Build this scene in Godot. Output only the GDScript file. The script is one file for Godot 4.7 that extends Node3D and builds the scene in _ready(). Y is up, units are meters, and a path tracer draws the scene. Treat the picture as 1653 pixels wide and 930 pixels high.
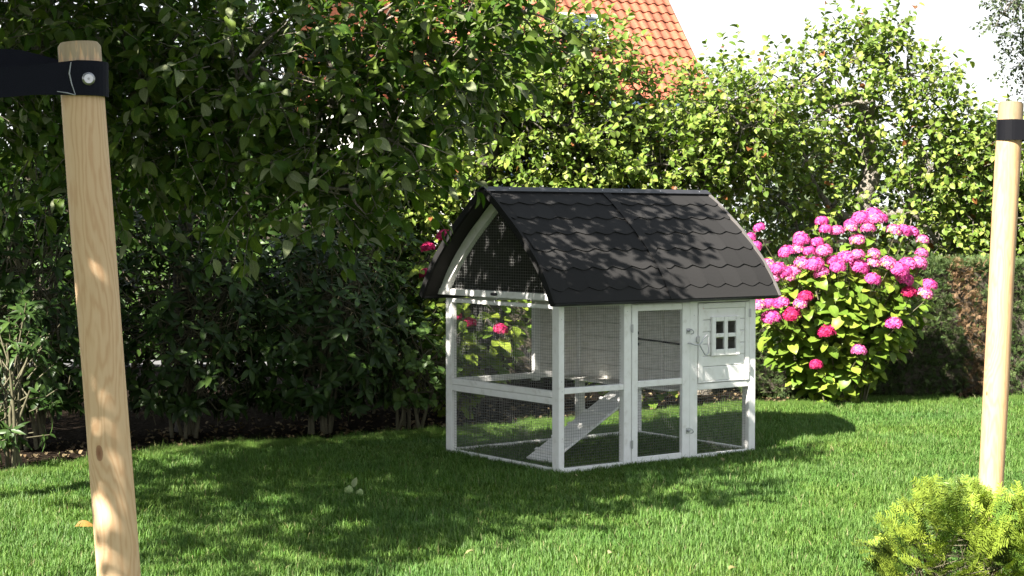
extends Node3D

var M := {}
var rng := RandomNumberGenerator.new()
var eye := Vector3(0, 1.4, 0)
var used := {}


# ------------------------------------------------------------------ helpers
func lin(r: float, g: float, b: float) -> Color:
	return Color(r, g, b).linear_to_srgb()

func numbered(called: String) -> String:
	if not used.has(called):
		used[called] = 0
		return called
	used[called] += 1
	return "%s_%03d" % [called, used[called]]

func tag(o: Node3D, label: String, category: String, group := "") -> Node3D:
	o.set_meta("label", label)
	o.set_meta("category", category)
	if group != "":
		o.set_meta("group", group)
	return o

func thing(called: String, label: String, category: String, at := Vector3.ZERO, group := "") -> Node3D:
	var o := Node3D.new()
	o.name = numbered(called)
	add_child(o)
	o.position = at
	tag(o, label, category, group)
	return o

func begin() -> SurfaceTool:
	var st := SurfaceTool.new()
	st.begin(Mesh.PRIMITIVE_TRIANGLES)
	return st

func put(called: String, mesh: Mesh, mat: Material, parent: Node3D = null, kind := "") -> MeshInstance3D:
	var o := MeshInstance3D.new()
	o.mesh = mesh
	o.material_override = mat
	if parent == null:
		o.name = numbered(called)
		add_child(o)
	else:
		o.name = called
		parent.add_child(o, true)
	if kind != "":
		o.set_meta("kind", kind)
	return o

func build(called: String, st: SurfaceTool, mat: Material, parent: Node3D = null, kind := "") -> MeshInstance3D:
	return put(called, st.commit(), mat, parent, kind)

# one flat triangle, its front turned away from the point mid
func tri_out(st: SurfaceTool, a: Vector3, b: Vector3, c: Vector3, mid: Vector3) -> void:
	var n := (b - a).cross(c - a)
	if n.length_squared() < 1e-16:
		return
	n = n.normalized()
	if n.dot((a + b + c) / 3.0 - mid) < 0.0:
		n = -n
		var t := b
		b = c
		c = t
	for v in [a, c, b]:
		st.set_normal(n)
		st.set_uv(Vector2(v.x + v.z, v.y))
		st.add_vertex(v)

func quad_out(st: SurfaceTool, a: Vector3, b: Vector3, c: Vector3, d: Vector3, mid: Vector3) -> void:
	tri_out(st, a, b, c, mid)
	tri_out(st, a, c, d, mid)

# a box with chamfered edges
func box(st: SurfaceTool, mid: Vector3, size: Vector3, ch := 0.002, basis := Basis()) -> void:
	var h := size * 0.5
	ch = minf(ch, minf(h.x, minf(h.y, h.z)) * 0.6)
	var v := {}
	for sx in [-1, 1]:
		for sy in [-1, 1]:
			for sz in [-1, 1]:
				var s := Vector3(sx, sy, sz)
				for ax in 3:
					var p := Vector3(s.x * (h.x - ch), s.y * (h.y - ch), s.z * (h.z - ch))
					p[ax] = s[ax] * h[ax]
					v[[sx, sy, sz, ax]] = mid + basis * p
	for ax in 3:
		var u := (ax + 1) % 3
		var w := (ax + 2) % 3
		for sg in [-1, 1]:
			var q := []
			for k in [[-1, -1], [1, -1], [1, 1], [-1, 1]]:
				var s := [0, 0, 0]
				s[ax] = sg
				s[u] = k[0]
				s[w] = k[1]
				q.append(v[[s[0], s[1], s[2], ax]])
			quad_out(st, q[0], q[1], q[2], q[3], mid)
		for su in [-1, 1]:
			for sw in [-1, 1]:
				var q := []
				for k in [[-1, u], [1, u], [1, w], [-1, w]]:
					var s := [0, 0, 0]
					s[ax] = k[0]
					s[u] = su
					s[w] = sw
					q.append(v[[s[0], s[1], s[2], k[1]]])
				quad_out(st, q[0], q[1], q[2], q[3], mid)
	for sx in [-1, 1]:
		for sy in [-1, 1]:
			for sz in [-1, 1]:
				tri_out(st, v[[sx, sy, sz, 0]], v[[sx, sy, sz, 1]], v[[sx, sy, sz, 2]], mid)

# from corner to corner
func boxc(st: SurfaceTool, a: Vector3, b: Vector3, ch := 0.002) -> void:
	box(st, (a + b) * 0.5, (b - a).abs(), ch)

func bar(called: String, a: Vector3, b: Vector3, mat: Material, parent: Node3D, ch := 0.0025) -> MeshInstance3D:
	var st := begin()
	boxc(st, a, b, ch)
	return build(called, st, mat, parent)

func tube(st: SurfaceTool, pts: Array, radii: Array, sides := 8, caps := true) -> void:
	var n := pts.size()
	var rings := []
	var norms := []
	var side := Vector3.ZERO
	var run := 0.0
	var lens := []
	for i in n:
		var p: Vector3 = pts[i]
		var t: Vector3 = (pts[mini(i + 1, n - 1)] - pts[maxi(i - 1, 0)]).normalized()
		if i == 0:
			side = t.cross(Vector3(0.31, 0.2, 0.93)).normalized()
			if side.length() < 0.5:
				side = t.cross(Vector3.RIGHT).normalized()
		else:
			side = (side - t * side.dot(t)).normalized()
			run += p.distance_to(pts[i - 1])
		lens.append(run)
		var up := t.cross(side)
		var ring := []
		var nr := []
		for k in sides + 1:
			var a := TAU * k / sides
			var d := side * cos(a) + up * sin(a)
			nr.append(d)
			ring.append(p + d * float(radii[i]))
		rings.append(ring)
		norms.append(nr)
	for i in n - 1:
		for k in sides:
			for q in [[i, k], [i + 1, k + 1], [i, k + 1], [i, k], [i + 1, k], [i + 1, k + 1]]:
				st.set_normal(norms[q[0]][q[1]])
				st.set_uv(Vector2(float(q[1]) / sides, lens[q[0]]))
				st.add_vertex(rings[q[0]][q[1]])
	if caps:
		for e in [0, n - 1]:
			var d: Vector3 = (pts[e] - pts[1 if e == 0 else n - 2]).normalized()
			for k in sides:
				tri_out(st, pts[e], rings[e][k], rings[e][k + 1], pts[e] - d)

# a smooth line through points
func smooth(pts: Array, per := 5) -> Array:
	var c := Curve3D.new()
	for i in pts.size():
		var t: Vector3 = (pts[mini(i + 1, pts.size() - 1)] - pts[maxi(i - 1, 0)]) / 6.0
		c.add_point(pts[i], -t, t)
	var out := []
	for i in pts.size() - 1:
		for k in per:
			out.append(c.sample(i, float(k) / per))
	out.append(pts[-1])
	return out

func taper(n: int, r0: float, r1: float, power := 1.0) -> Array:
	var out := []
	for i in n:
		out.append(lerpf(r0, r1, pow(float(i) / maxf(1, n - 1), power)))
	return out

func noise_tex(stops: Array, freq: float, size := 512, seed_ := 1, oct := 4, bump := false, kind := FastNoiseLite.TYPE_SIMPLEX_SMOOTH) -> NoiseTexture2D:
	var n := FastNoiseLite.new()
	n.noise_type = kind
	n.frequency = freq
	n.seed = seed_
	n.fractal_octaves = oct
	var t := NoiseTexture2D.new()
	t.width = size
	t.height = size
	t.seamless = true
	t.noise = n
	if bump:
		t.as_normal_map = true
		t.bump_strength = 6.0
	if stops.size():
		var g := Gradient.new()
		g.offsets = PackedFloat32Array()
		g.colors = PackedColorArray()
		for s in stops:
			g.add_point(s[0], s[1])
		t.color_ramp = g
	return t

func mat(col: Color, rough: float, tex: Texture2D = null, scale := 1.0, height: Texture2D = null, hs := 0.1) -> StandardMaterial3D:
	var m := StandardMaterial3D.new()
	m.albedo_color = col
	m.roughness = rough
	if tex:
		m.albedo_texture = tex
	if tex or height:
		m.uv1_triplanar = true
		m.uv1_scale = Vector3.ONE * scale
	if height:
		m.heightmap_enabled = true
		m.heightmap_texture = height
		m.heightmap_scale = hs
	m.cull_mode = BaseMaterial3D.CULL_DISABLED
	return m


# ------------------------------------------------------------------ leaves
# leaf with its stalk at the origin, tip along +y, upper side +z
func leaf_mesh(length: float, width: float, fold: float, droop: float, belly := 0.42, tip := 1.0, rows := 5, wave := 0.0) -> ArrayMesh:
	var st := begin()
	var grid := []
	for i in rows + 1:
		var t := float(i) / rows
		var w := width * 0.5 * pow(sin(PI * pow(t, log(0.5) / log(belly))), 0.75 * tip) if i > 0 and i < rows else 0.0008
		var y := length * (t - 0.12 * droop * t * t)
		var z := -length * droop * t * t * 0.5
		var row := []
		for s in [-1.0, 0.0, 1.0]:
			row.append([Vector3(s * w, y, z + absf(s) * w * fold + s * wave * length * sin(t * 9.0)), Vector2(0.5 + s * 0.5, t)])
		grid.append(row)
	for i in rows:
		for k in 2:
			for q in [[i, k], [i + 1, k], [i + 1, k + 1], [i, k], [i + 1, k + 1], [i, k + 1]]:
				if (i == 0 and q == [i, k + 1] and false):
					continue
				st.set_smooth_group(1)
				st.set_uv(grid[q[0]][q[1]][1])
				st.add_vertex(grid[q[0]][q[1]][0])
	st.generate_normals()
	return st.commit()

func leaf_texture() -> ImageTexture:
	var im := Image.create(64, 128, false, Image.FORMAT_RGB8)
	var n := FastNoiseLite.new()
	n.frequency = 0.06
	for y in 128:
		for x in 64:
			var u := absf(x - 31.5) / 32.0
			var v := 0.86 + 0.1 * n.get_noise_2d(x, y)
			var vein := fposmod(y / 128.0 - u * 0.22, 0.11)
			if vein < 0.016:
				v += 0.09
			if u < 0.05:
				v += 0.12
			im.set_pixel(x, y, Color(v, v, v * 0.97))
	return ImageTexture.create_from_image(im)

func leaf_mat(col: Color, rough := 0.42, through := 0.55, spec := 0.32) -> StandardMaterial3D:
	var m := StandardMaterial3D.new()
	m.albedo_color = col
	m.albedo_texture = M.leaf_tex
	m.vertex_color_use_as_albedo = true
	m.roughness = rough
	m.metallic_specular = spec
	m.backlight_enabled = true
	m.backlight = lin(through * 0.8, through, through * 0.28)
	m.cull_mode = BaseMaterial3D.CULL_DISABLED
	return m

func multi(called: String, mesh: Mesh, material: Material, xf: Array, cols: Array, parent: Node3D = null) -> void:
	if xf.is_empty():
		return
	var mm := MultiMesh.new()
	mm.transform_format = MultiMesh.TRANSFORM_3D
	mm.use_colors = true
	mm.mesh = mesh
	mm.instance_count = xf.size()
	for i in xf.size():
		mm.set_instance_transform(i, xf[i])
		mm.set_instance_color(i, cols[i])
	var o := MultiMeshInstance3D.new()
	o.multimesh = mm
	o.material_override = material
	o.set_meta("kind", "stuff")
	if parent == null:
		o.name = numbered(called)
		add_child(o)
	else:
		o.name = called
		parent.add_child(o, true)

func look_basis(tip: Vector3, up: Vector3, s: float) -> Basis:
	var y := tip.normalized()
	var x := y.cross(up)
	if x.length_squared() < 1e-4:
		x = y.cross(Vector3(0.7, 0.1, 0.7))
	x = x.normalized()
	return Basis(x * s, y * s, x.cross(y) * s)

func rv(a := 1.0) -> Vector3:
	return Vector3(rng.randf_range(-a, a), rng.randf_range(-a, a), rng.randf_range(-a, a))

func in_ball() -> Vector3:
	var v := rv()
	while v.length_squared() > 1.0:
		v = rv()
	return v

func in_frame(p: Vector3, m := 1.02) -> bool:
	var d := p - eye
	return d.z < -1.0 and absf(d.x / d.z) < 0.309 * m and absf(-d.y / d.z + 0.0384) < 0.1735 * m

# what a plant collects while it grows
class Plant:
	var xf := []
	var col := []
	var which := []
	var twigs: SurfaceTool

func leaf_color(kind: String) -> Color:
	var v := rng.randf_range(0.72, 1.25)
	var y := rng.randf()
	match kind:
		"apple":
			var c := Color(0.062, 0.128, 0.02).lerp(Color(0.18, 0.25, 0.045), y * y)
			if rng.randf() < 0.14:
				c = Color(0.3, 0.34, 0.2)
			return c * v
		"plum":
			return Color(0.04, 0.085, 0.022).lerp(Color(0.085, 0.14, 0.035), y * y) * v
		"pear":
			var c := Color(0.13, 0.215, 0.036).lerp(Color(0.36, 0.415, 0.1), y * y)
			if rng.randf() < 0.012:
				c = Color(0.28, 0.11, 0.04)
			return c * v
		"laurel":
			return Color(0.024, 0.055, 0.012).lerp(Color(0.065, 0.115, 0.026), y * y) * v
		"young":
			return Color(0.075, 0.15, 0.035).lerp(Color(0.14, 0.22, 0.05), y) * v
		"hydrangea":
			var c := Color(0.14, 0.24, 0.032).lerp(Color(0.31, 0.38, 0.055), y * y)
			return c * v
		"far":
			return Color(0.07, 0.1, 0.05).lerp(Color(0.12, 0.16, 0.085), y) * v
	return Color(0.06, 0.11, 0.03) * v

func leaf_at(p: Plant, pos: Vector3, tip: Vector3, up: Vector3, s: float, kind: String) -> void:
	p.xf.append(Transform3D(look_basis(tip, up, s), pos))
	p.col.append(leaf_color(kind))
	p.which.append(rng.randi() % 3)

# a twig with alternate leaves
func twig(p: Plant, from: Vector3, dir: Vector3, length: float, step: float, kind: String, droop := 0.35, r := 0.003) -> void:
	var pos := from
	var d := dir.normalized()
	var line := [pos]
	var n := maxi(3, int(length / step))
	var around := rng.randf() * TAU
	for i in n:
		d = (d + rv(0.16) + Vector3(0, -0.03, 0)).normalized()
		pos += d * step
		line.append(pos)
		around += 2.4 + rng.randf_range(-0.4, 0.4)
		var sd := d.cross(Vector3(0.2, 1, 0.1)).normalized()
		var out := (sd * cos(around) + d.cross(sd) * sin(around)).normalized()
		var tip := (d * 0.55 + out * 0.9 + Vector3(0, -droop * rng.randf(), 0) + rv(0.2))
		leaf_at(p, pos, tip, Vector3(-0.25, 1, 0.35) + rv(0.75), rng.randf_range(0.62, 1.15), kind)
	leaf_at(p, pos, d + rv(0.3), Vector3(0, 1, 0.3) + rv(0.6), rng.randf_range(0.6, 0.95), kind)
	if r > 0.0:
		tube(p.twigs, [line[0], line[line.size() / 2], line[-1]], [r, r * 0.75, r * 0.4], 4, false)

# the 300 leaves that show largest are parts of their own, the rest one mass
func finish(p: Plant, root: Node3D, meshes: Array, tint: Color, rough: float, through: float, bark: Material, singles := 300, piece := "leaf") -> void:
	var m := leaf_mat(tint, rough, through)
	var seen := []
	for i in p.xf.size():
		if in_frame(p.xf[i].origin):
			seen.append([p.xf[i].origin.distance_to(eye) * rng.randf_range(0.97, 1.03), i])
	seen.sort_custom(func(a, b): return a[0] < b[0])
	var alone := {}
	for k in mini(singles, seen.size()):
		alone[seen[k][1]] = true
	var few := {}
	for i in alone:
		var c: Color = p.col[i]
		var key := "%d_%d" % [int(c.g * 28.0), int(c.r / maxf(c.g, 0.001) * 6.0)]
		if not few.has(key):
			var mm: StandardMaterial3D = m.duplicate()
			mm.vertex_color_use_as_albedo = false
			mm.albedo_color = Color(c.r, c.g, c.b).linear_to_srgb()
			few[key] = mm
		var o := put(piece, meshes[p.which[i]], few[key], root)
		o.transform = p.xf[i]
	for w in meshes.size():
		var xf := []
		var col := []
		for i in p.xf.size():
			if p.which[i] == w and not alone.has(i):
				xf.append(p.xf[i])
				col.append(p.col[i])
		multi("foliage", meshes[w], m, xf, col, root)
	if bark:
		build("twigs", p.twigs, bark, root, "stuff")

func new_plant() -> Plant:
	var p := Plant.new()
	p.twigs = begin()
	return p

# a tree: trunk, limbs to the clumps, twigs with leaves in the clumps. clumps: [centre, radius, twigs]
func tree(called: String, label: String, base: Vector3, trunk: Array, r0: float, clumps: Array, kind: String, meshes: Array, bark: Material, o := {}) -> Node3D:
	var root := thing(called, label, "tree", base, o.get("group", ""))
	var st := begin()
	var path := smooth(trunk, 6)
	for i in path.size():
		path[i] += rv(r0 * 0.12) if i > 0 else Vector3.ZERO
	var rad := taper(path.size(), r0, r0 * o.get("top", 0.45), 0.8)
	rad[0] *= 1.25
	tube(st, path, rad, 12)
	build("trunk", st, bark, root)
	var p := new_plant()
	var step: float = o.get("step", 0.03)
	var crotch: Vector3 = trunk[trunk.size() / 2]
	clumps.sort_custom(func(a, b): return a[0].distance_to(crotch) < b[0].distance_to(crotch))
	var joints := []
	for c in clumps:
		var mid: Vector3 = c[0]
		var r: float = c[1]
		var start: Vector3 = path[0]
		var best := 1e9
		var br := r0 * 0.4
		for i in path.size():
			var q: Vector3 = path[i]
			var away: float = q.distance_to(mid) + maxf(0.0, q.y - mid.y + 0.15) * 1.5 + maxf(0.0, 0.4 * path[-1].y - q.y) * 3.0
			if away < best:
				best = away
				start = q
				br = minf(rad[i] * 0.7, r0 * 0.5)
		for j in joints:
			var away: float = j[0].distance_to(mid) * 0.9 + 0.35 * maxf(0.0, mid.distance_to(crotch) * -1.0 + j[0].distance_to(crotch))
			if away < best:
				best = away
				start = j[0]
				br = j[1]
		var bend := (start + mid) * 0.5 + Vector3(0, 0.1 * start.distance_to(mid), 0) + rv(0.06)
		var limb := smooth([start, bend, mid], 5)
		var ls := begin()
		tube(ls, limb, taper(limb.size(), br * o.get("limb", 0.8), maxf(0.008, br * 0.55)), 7, false)
		build("limb", ls, bark, root)
		joints.append([mid, maxf(0.009, br * 0.55)])
		for k in int(c[2]):
			var v := in_ball()
			v = v.normalized() * pow(v.length(), 0.55)
			var pos := mid + v * r
			var dir := v * 0.9 + Vector3(0, o.get("rise", 0.25), 0) + rv(0.5)
			if k % 7 == 0:
				tube(p.twigs, [limb[-1 - rng.randi() % 4], (mid + pos) * 0.5 + rv(0.03), pos], [0.009, 0.006, 0.003], 5, false)
			twig(p, pos, dir, rng.randf_range(0.12, 0.34) * o.get("twig", 1.0), step, kind, o.get("droop", 0.35))
	for i in p.xf.size():
		p.xf[i].origin += Vector3.ZERO
	# leaves are kept in the tree's own axes; the frame test needs the world
	var there := eye
	eye = eye - base
	finish(p, root, meshes, o.get("tint", Color.WHITE), o.get("rough", 0.42), o.get("through", 0.55), bark, o.get("singles", 300))
	eye = there
	return root

# an evergreen shrub: stems from the ground, whorls of leaves at the tips
func shrub(called: String, label: String, base: Vector3, size: Vector3, whorls: int, per: int, kind: String, meshes: Array, o := {}) -> Node3D:
	var root := thing(called, label, o.get("category", "shrub"), base, o.get("group", ""))
	var p := new_plant()
	var stems := []
	for k in int(o.get("stems", 7)):
		var a := rng.randf() * TAU
		var top := Vector3(cos(a) * size.x * rng.randf_range(0.2, 0.75), size.y * rng.randf_range(0.9, 1.6), sin(a) * size.z * rng.randf_range(0.2, 0.75))
		var line := smooth([Vector3(cos(a), 0, sin(a)) * 0.08, Vector3(top.x * 0.4, top.y * 0.5, top.z * 0.4) + rv(0.05), top], 5)
		var st := begin()
		tube(st, line, taper(line.size(), 0.014, 0.005), 6, false)
		build("stem", st, M.stem, root)
		stems.append(line)
	for k in whorls:
		var v := in_ball()
		v = v.normalized() * pow(v.length(), 0.45)
		var pos := Vector3(v.x * size.x, size.y * (1.0 + v.y), v.z * size.z) * Vector3(1, 1, 1)
		pos *= 1.0 + rng.randf_range(-0.08, 0.12)
		pos.y = maxf(pos.y, o.get("low", 0.12))
		var d := (Vector3(v.x, v.y * 0.5 + 0.55, v.z) + rv(0.35)).normalized()
		var sd := d.cross(Vector3(0.3, 0.2, 1)).normalized()
		if k % 3 == 0:
			var s: Array = stems[k % stems.size()]
			tube(p.twigs, [s[s.size() - 1 - rng.randi() % 5], pos - d * 0.08, pos], [0.005, 0.004, 0.003], 4, false)
		else:
			tube(p.twigs, [pos - d * 0.14 + rv(0.02), pos], [0.004, 0.003], 4, false)
		for i in per:
			var a := i * 2.4 + rng.randf_range(-0.3, 0.3)
			var out := sd * cos(a) + d.cross(sd) * sin(a)
			var tip: Vector3 = out * 0.9 + d * rng.randf_range(0.15, 0.75) + Vector3(0, -o.get("droop", 0.25), 0) * rng.randf()
			leaf_at(p, pos - d * rng.randf_range(0.0, o.get("spread", 0.03)), tip, d + Vector3(0, 0.3, 0) + rv(0.3), rng.randf_range(0.55, 1.15), kind)
	var there := eye
	eye = eye - base
	finish(p, root, meshes, o.get("tint", Color.WHITE), o.get("rough", 0.4), o.get("through", 0.4), M.stem, o.get("singles", 300))
	eye = there
	return root


# ------------------------------------------------------------------ the hutch
# own axes: +x along the long front, +z out of the front towards the lawn
const LONG := 1.53
const DEEP := 1.12
const WALL := 0.95

func mesh_panel(called: String, parent: Node3D, o: Vector3, u: Vector3, v: Vector3, w: float, h: float, arched := []) -> void:
	var st := begin()
	var gap := 0.0165
	var r := 0.0006
	var n := u.cross(v).normalized()
	for pass_ in 2:
		var along := u if pass_ == 0 else v
		var across := v if pass_ == 0 else u
		var la := w if pass_ == 0 else h
		var lb := h if pass_ == 0 else w
		for i in int(la / gap):
			var p := o + along * (i + 0.5) * gap
			var a := 0.0
			var b := lb
			if arched.size():
				var t := (i + 0.5) * gap
				if pass_ == 0:
					b = 0.0
					for q in arched:
						if q.x - 0.03 >= absf(t - w * 0.5):
							b = maxf(b, q.y - 0.05 - o.y)
				else:
					var half_w := gable_half(arched, o.y + t)
					a = w * 0.5 - half_w
					b = w * 0.5 + half_w
				if b - a < 0.01:
					continue
			var s := along * r
			var z := n * r * (0.9 if pass_ == 0 else -0.9)
			var c := [p - s + z * 0.2, p + s + z * 0.2, p + z * 2.0]
			for k in 3:
				var q0: Vector3 = c[k]
				var q1: Vector3 = c[(k + 1) % 3]
				quad_out(st, q0 + across * a, q1 + across * a, q1 + across * b, q0 + across * b, p + across * (a + b) * 0.5 + z)
	build(called, st, M.wire, parent, "stuff")

# half the width inside the arched trim at a height
func gable_half(line: Array, y: float) -> float:
	var best := 0.0
	for q in line:
		if q.y - 0.05 >= y:
			best = maxf(best, q.x - 0.03)
	return best

# the roof's outline: distance from the middle line -> height
func roof_curve() -> Array:
	var c := [Vector3(0.0, 1.603, 0), Vector3(0.1, 1.54, 0), Vector3(0.19, 1.472, 0), Vector3(0.34, 1.352, 0), Vector3(0.49, 1.208, 0), Vector3(0.585, 1.09, 0), Vector3(0.66, 0.965, 0)]
	return smooth(c, 6)

func roof_at(line: Array, s: float) -> Array:   # [point (z away from the middle, y), outward normal] at arc length s
	var run := 0.0
	for i in line.size() - 1:
		var a: Vector3 = line[i]
		var b: Vector3 = line[i + 1]
		var l := a.distance_to(b)
		if run + l >= s or i == line.size() - 2:
			var t := (b - a) / l
			return [a + t * (s - run), Vector3(-t.y, t.x, 0)]
		run += l
	return []

func roof_point(line: Array, x: float, s: float, out: float, side: float) -> Vector3:
	var r := roof_at(line, s)
	var p: Vector3 = r[0] + r[1] * out
	return Vector3(x, p.y, -DEEP * 0.5 + side * p.x)

func roof_sheet(st: SurfaceTool, line: Array, x0: float, x1: float, s0: float, s1: float, lo: float, hi: float, side: float, n := 20) -> void:
	for i in n:
		var a := lerpf(s0, s1, float(i) / n)
		var b := lerpf(s0, s1, float(i + 1) / n)
		var m := roof_point(line, (x0 + x1) * 0.5, (a + b) * 0.5, (lo + hi) * 0.5, side)
		var p := []
		for q in [[x0, a, hi], [x1, a, hi], [x1, b, hi], [x0, b, hi], [x0, a, lo], [x1, a, lo], [x1, b, lo], [x0, b, lo]]:
			p.append(roof_point(line, q[0], q[1], q[2], side))
		quad_out(st, p[0], p[1], p[2], p[3], m)
		quad_out(st, p[4], p[5], p[6], p[7], m)
		quad_out(st, p[0], p[3], p[7], p[4], m)
		quad_out(st, p[1], p[2], p[6], p[5], m)
		if i == 0:
			quad_out(st, p[0], p[1], p[5], p[4], m)
		if i == n - 1:
			quad_out(st, p[3], p[2], p[6], p[7], m)

# one scalloped tab; lies at an angle so that its lower edge stands proud
func shingle(parent: Node3D, line: Array, x0: float, x1: float, s0: float, s1: float, side: float, variant: int, flat := false) -> void:
	var st := begin()
	var n := 8
	var rows := 5
	var cut := 0.0 if flat else 0.023
	var w := x1 - x0
	var f := func(u: float, v: float, o: float) -> Vector3:
		var e: float = s1 - cut * (0.55 * (0.5 - 0.5 * cos(PI * (2.0 * u - 1.0))) + 0.45 * pow(absf(2.0 * u - 1.0), 1.8))
		return roof_point(line, x0 + w * u, lerpf(s0, e, v), lerpf(0.002, 0.0095, v) + o, side)
	var mid: Vector3 = f.call(0.5, 0.5, -0.06)
	for i in n:
		for j in rows:
			var a := float(i) / n
			var b := float(i + 1) / n
			var c := float(j) / rows
			var d := float(j + 1) / rows
			quad_out(st, f.call(a, c, 0.0), f.call(b, c, 0.0), f.call(b, d, 0.0), f.call(a, d, 0.0), mid)
		var q := f.call(float(i) / n, 0.4, -0.003) as Vector3
		quad_out(st, f.call(float(i) / n, 1.0, 0.0), f.call(float(i + 1) / n, 1.0, 0.0), f.call(float(i + 1) / n, 1.0, -0.0075), f.call(float(i) / n, 1.0, -0.0075), q)
	build("shingle", st, M.felt[variant % 3], parent)

func hutch() -> void:
	var h := thing("rabbit_hutch", "white wooden rabbit hutch with wire mesh sides and curved black felt roof", "rabbit hutch", Vector3(0.261, 0, -9.224))
	h.rotation_degrees.y = 36.5
	var W: Material = M.white
	var D := -DEEP
	# posts
	bar("post", Vector3(0, 0, -0.062), Vector3(0.04, WALL, 0), W, h)
	bar("post", Vector3(0.476, 0, -0.045), Vector3(0.531, WALL, 0.0), W, h)
	bar("post", Vector3(0.986, 0, -0.045), Vector3(1.049, WALL, 0.0), W, h)
	bar("post", Vector3(1.476, 0, -0.062), Vector3(LONG, WALL, 0), W, h)
	bar("post", Vector3(0, 0, D), Vector3(0.04, WALL, D + 0.062), W, h)
	bar("post", Vector3(1.01, 0, D), Vector3(1.06, WALL, D + 0.045), W, h)
	bar("post", Vector3(1.49, 0, D), Vector3(LONG, WALL, D + 0.062), W, h)
	bar("post", Vector3(0.655, 0.41, D), Vector3(0.70, WALL, D + 0.04), W, h)
	# front rails, butted between the posts
	bar("rail", Vector3(0.0405, 0.449, -0.04), Vector3(0.4755, 0.482, -0.002), W, h)
	bar("rail", Vector3(0.0405, 0.003, -0.04), Vector3(0.4755, 0.03, -0.003), W, h)
	bar("rail", Vector3(0.0405, 0.938, -0.04), Vector3(0.4755, WALL, -0.003), W, h)
	bar("rail", Vector3(1.0495, 0.412, -0.04), Vector3(1.4755, 0.449, -0.002), W, h)
	bar("rail", Vector3(1.0495, 0.003, -0.04), Vector3(1.4755, 0.026, -0.003), W, h)
	bar("rail", Vector3(1.0495, 0.934, -0.04), Vector3(1.4755, WALL, -0.003), W, h)
	bar("rail", Vector3(0.5315, 0.94, -0.04), Vector3(0.9855, WALL, -0.004), W, h)
	bar("rail", Vector3(0.5315, 0.003, -0.04), Vector3(0.9855, 0.012, -0.004), W, h)
	# left end: an upper and a lower frame with a seam between them
	for y in [[0.925, 0.949], [0.428, 0.463], [0.388, 0.4255], [0.003, 0.028]]:
		bar("rail", Vector3(0.002, y[0], D + 0.0625), Vector3(0.036, y[1], -0.0625), W, h)
	# back and right end
	for y in [[0.925, 0.949], [0.425, 0.46], [0.003, 0.028]]:
		bar("rail", Vector3(0.0405, y[0], D + 0.003), Vector3(1.0095, y[1], D + 0.037), W, h)
		bar("rail", Vector3(1.4955, y[0], D + 0.0625), Vector3(1.528, y[1], -0.0625), W, h)
	bar("rail", Vector3(1.0605, 0.003, D + 0.003), Vector3(1.4895, 0.028, D + 0.037), W, h)
	# mesh
	var X := Vector3.RIGHT
	var Y := Vector3.UP
	var Z := Vector3.BACK
	mesh_panel("wire_mesh", h, Vector3(0.04, 0.48, -0.03), X, Y, 0.436, 0.46)
	mesh_panel("wire_mesh", h, Vector3(0.04, 0.028, -0.03), X, Y, 0.436, 0.424)
	mesh_panel("wire_mesh", h, Vector3(1.049, 0.024, -0.03), X, Y, 0.43, 0.39)
	mesh_panel("wire_mesh", h, Vector3(0.02, 0.46, D + 0.06), Z, Y, 1.0, 0.47)
	mesh_panel("wire_mesh", h, Vector3(0.02, 0.026, D + 0.06), Z, Y, 1.0, 0.365)
	mesh_panel("wire_mesh", h, Vector3(0.04, 0.46, D + 0.02), X, Y, 0.62, 0.468)
	mesh_panel("wire_mesh", h, Vector3(0.04, 0.026, D + 0.02), X, Y, 1.45, 0.4)
	mesh_panel("wire_mesh", h, Vector3(1.51, 0.026, D + 0.06), Z, Y, 1.0, 0.4)
	# gable: rail, curved trim, mesh
	var line := roof_curve()
	var zc := D * 0.5
	bar("gable_rail", Vector3(-0.012, 0.9705, zc - 0.635), Vector3(0.03, 1.008, zc + 0.6), W, h)
	bar("gable_rail", Vector3(1.5, 0.952, zc - 0.62), Vector3(1.535, 1.0, zc + 0.6), W, h)
	for side in [-1.0, 1.0]:
		for e in [[-0.008, 0.026], [1.502, 1.535]]:
			var st := begin()
			var n := 22
			for i in n:
				var a := lerpf(0.085, 0.905, float(i) / n)
				var b := lerpf(0.085, 0.905, float(i + 1) / n)
				var p := []
				for q in [[e[0], a, -0.028], [e[1], a, -0.028], [e[1], b, -0.028], [e[0], b, -0.028], [e[0], a, -0.088], [e[1], a, -0.088], [e[1], b, -0.088], [e[0], b, -0.088]]:
					var v := roof_point(line, q[0], q[1], q[2], side)
					v.y = maxf(v.y, 1.0085)
					p.append(v)
				var m: Vector3 = (p[0] + p[6]) * 0.5
				quad_out(st, p[0], p[1], p[2], p[3], m)
				quad_out(st, p[4], p[5], p[6], p[7], m)
				quad_out(st, p[0], p[3], p[7], p[4], m)
				quad_out(st, p[1], p[2], p[6], p[5], m)
			build("arch_trim", st, W, h)
	mesh_panel("gable_mesh", h, Vector3(0.014, 1.005, zc - 0.6), Z, Y, 1.2, 0.52, line)
	# boards that close the far gable
	for i in 6:
		var y := 1.0 + i * 0.09
		var w := gable_half(line, y + 0.045)
		if w > 0.05:
			bar("gable_board", Vector3(1.503, y, zc - w), Vector3(1.515, y + 0.088, zc + w), M.dark_wood, h)
	var vt := begin()
	var vp := []
	for k in 16:
		var a := TAU * k / 16
		vp.append(Vector3(-0.0135, 0.991 + 0.009 * signf(sin(a)) * pow(absf(sin(a)), 0.7), zc - 0.04 + 0.034 * signf(cos(a)) * pow(absf(cos(a)), 0.55)))
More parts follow.
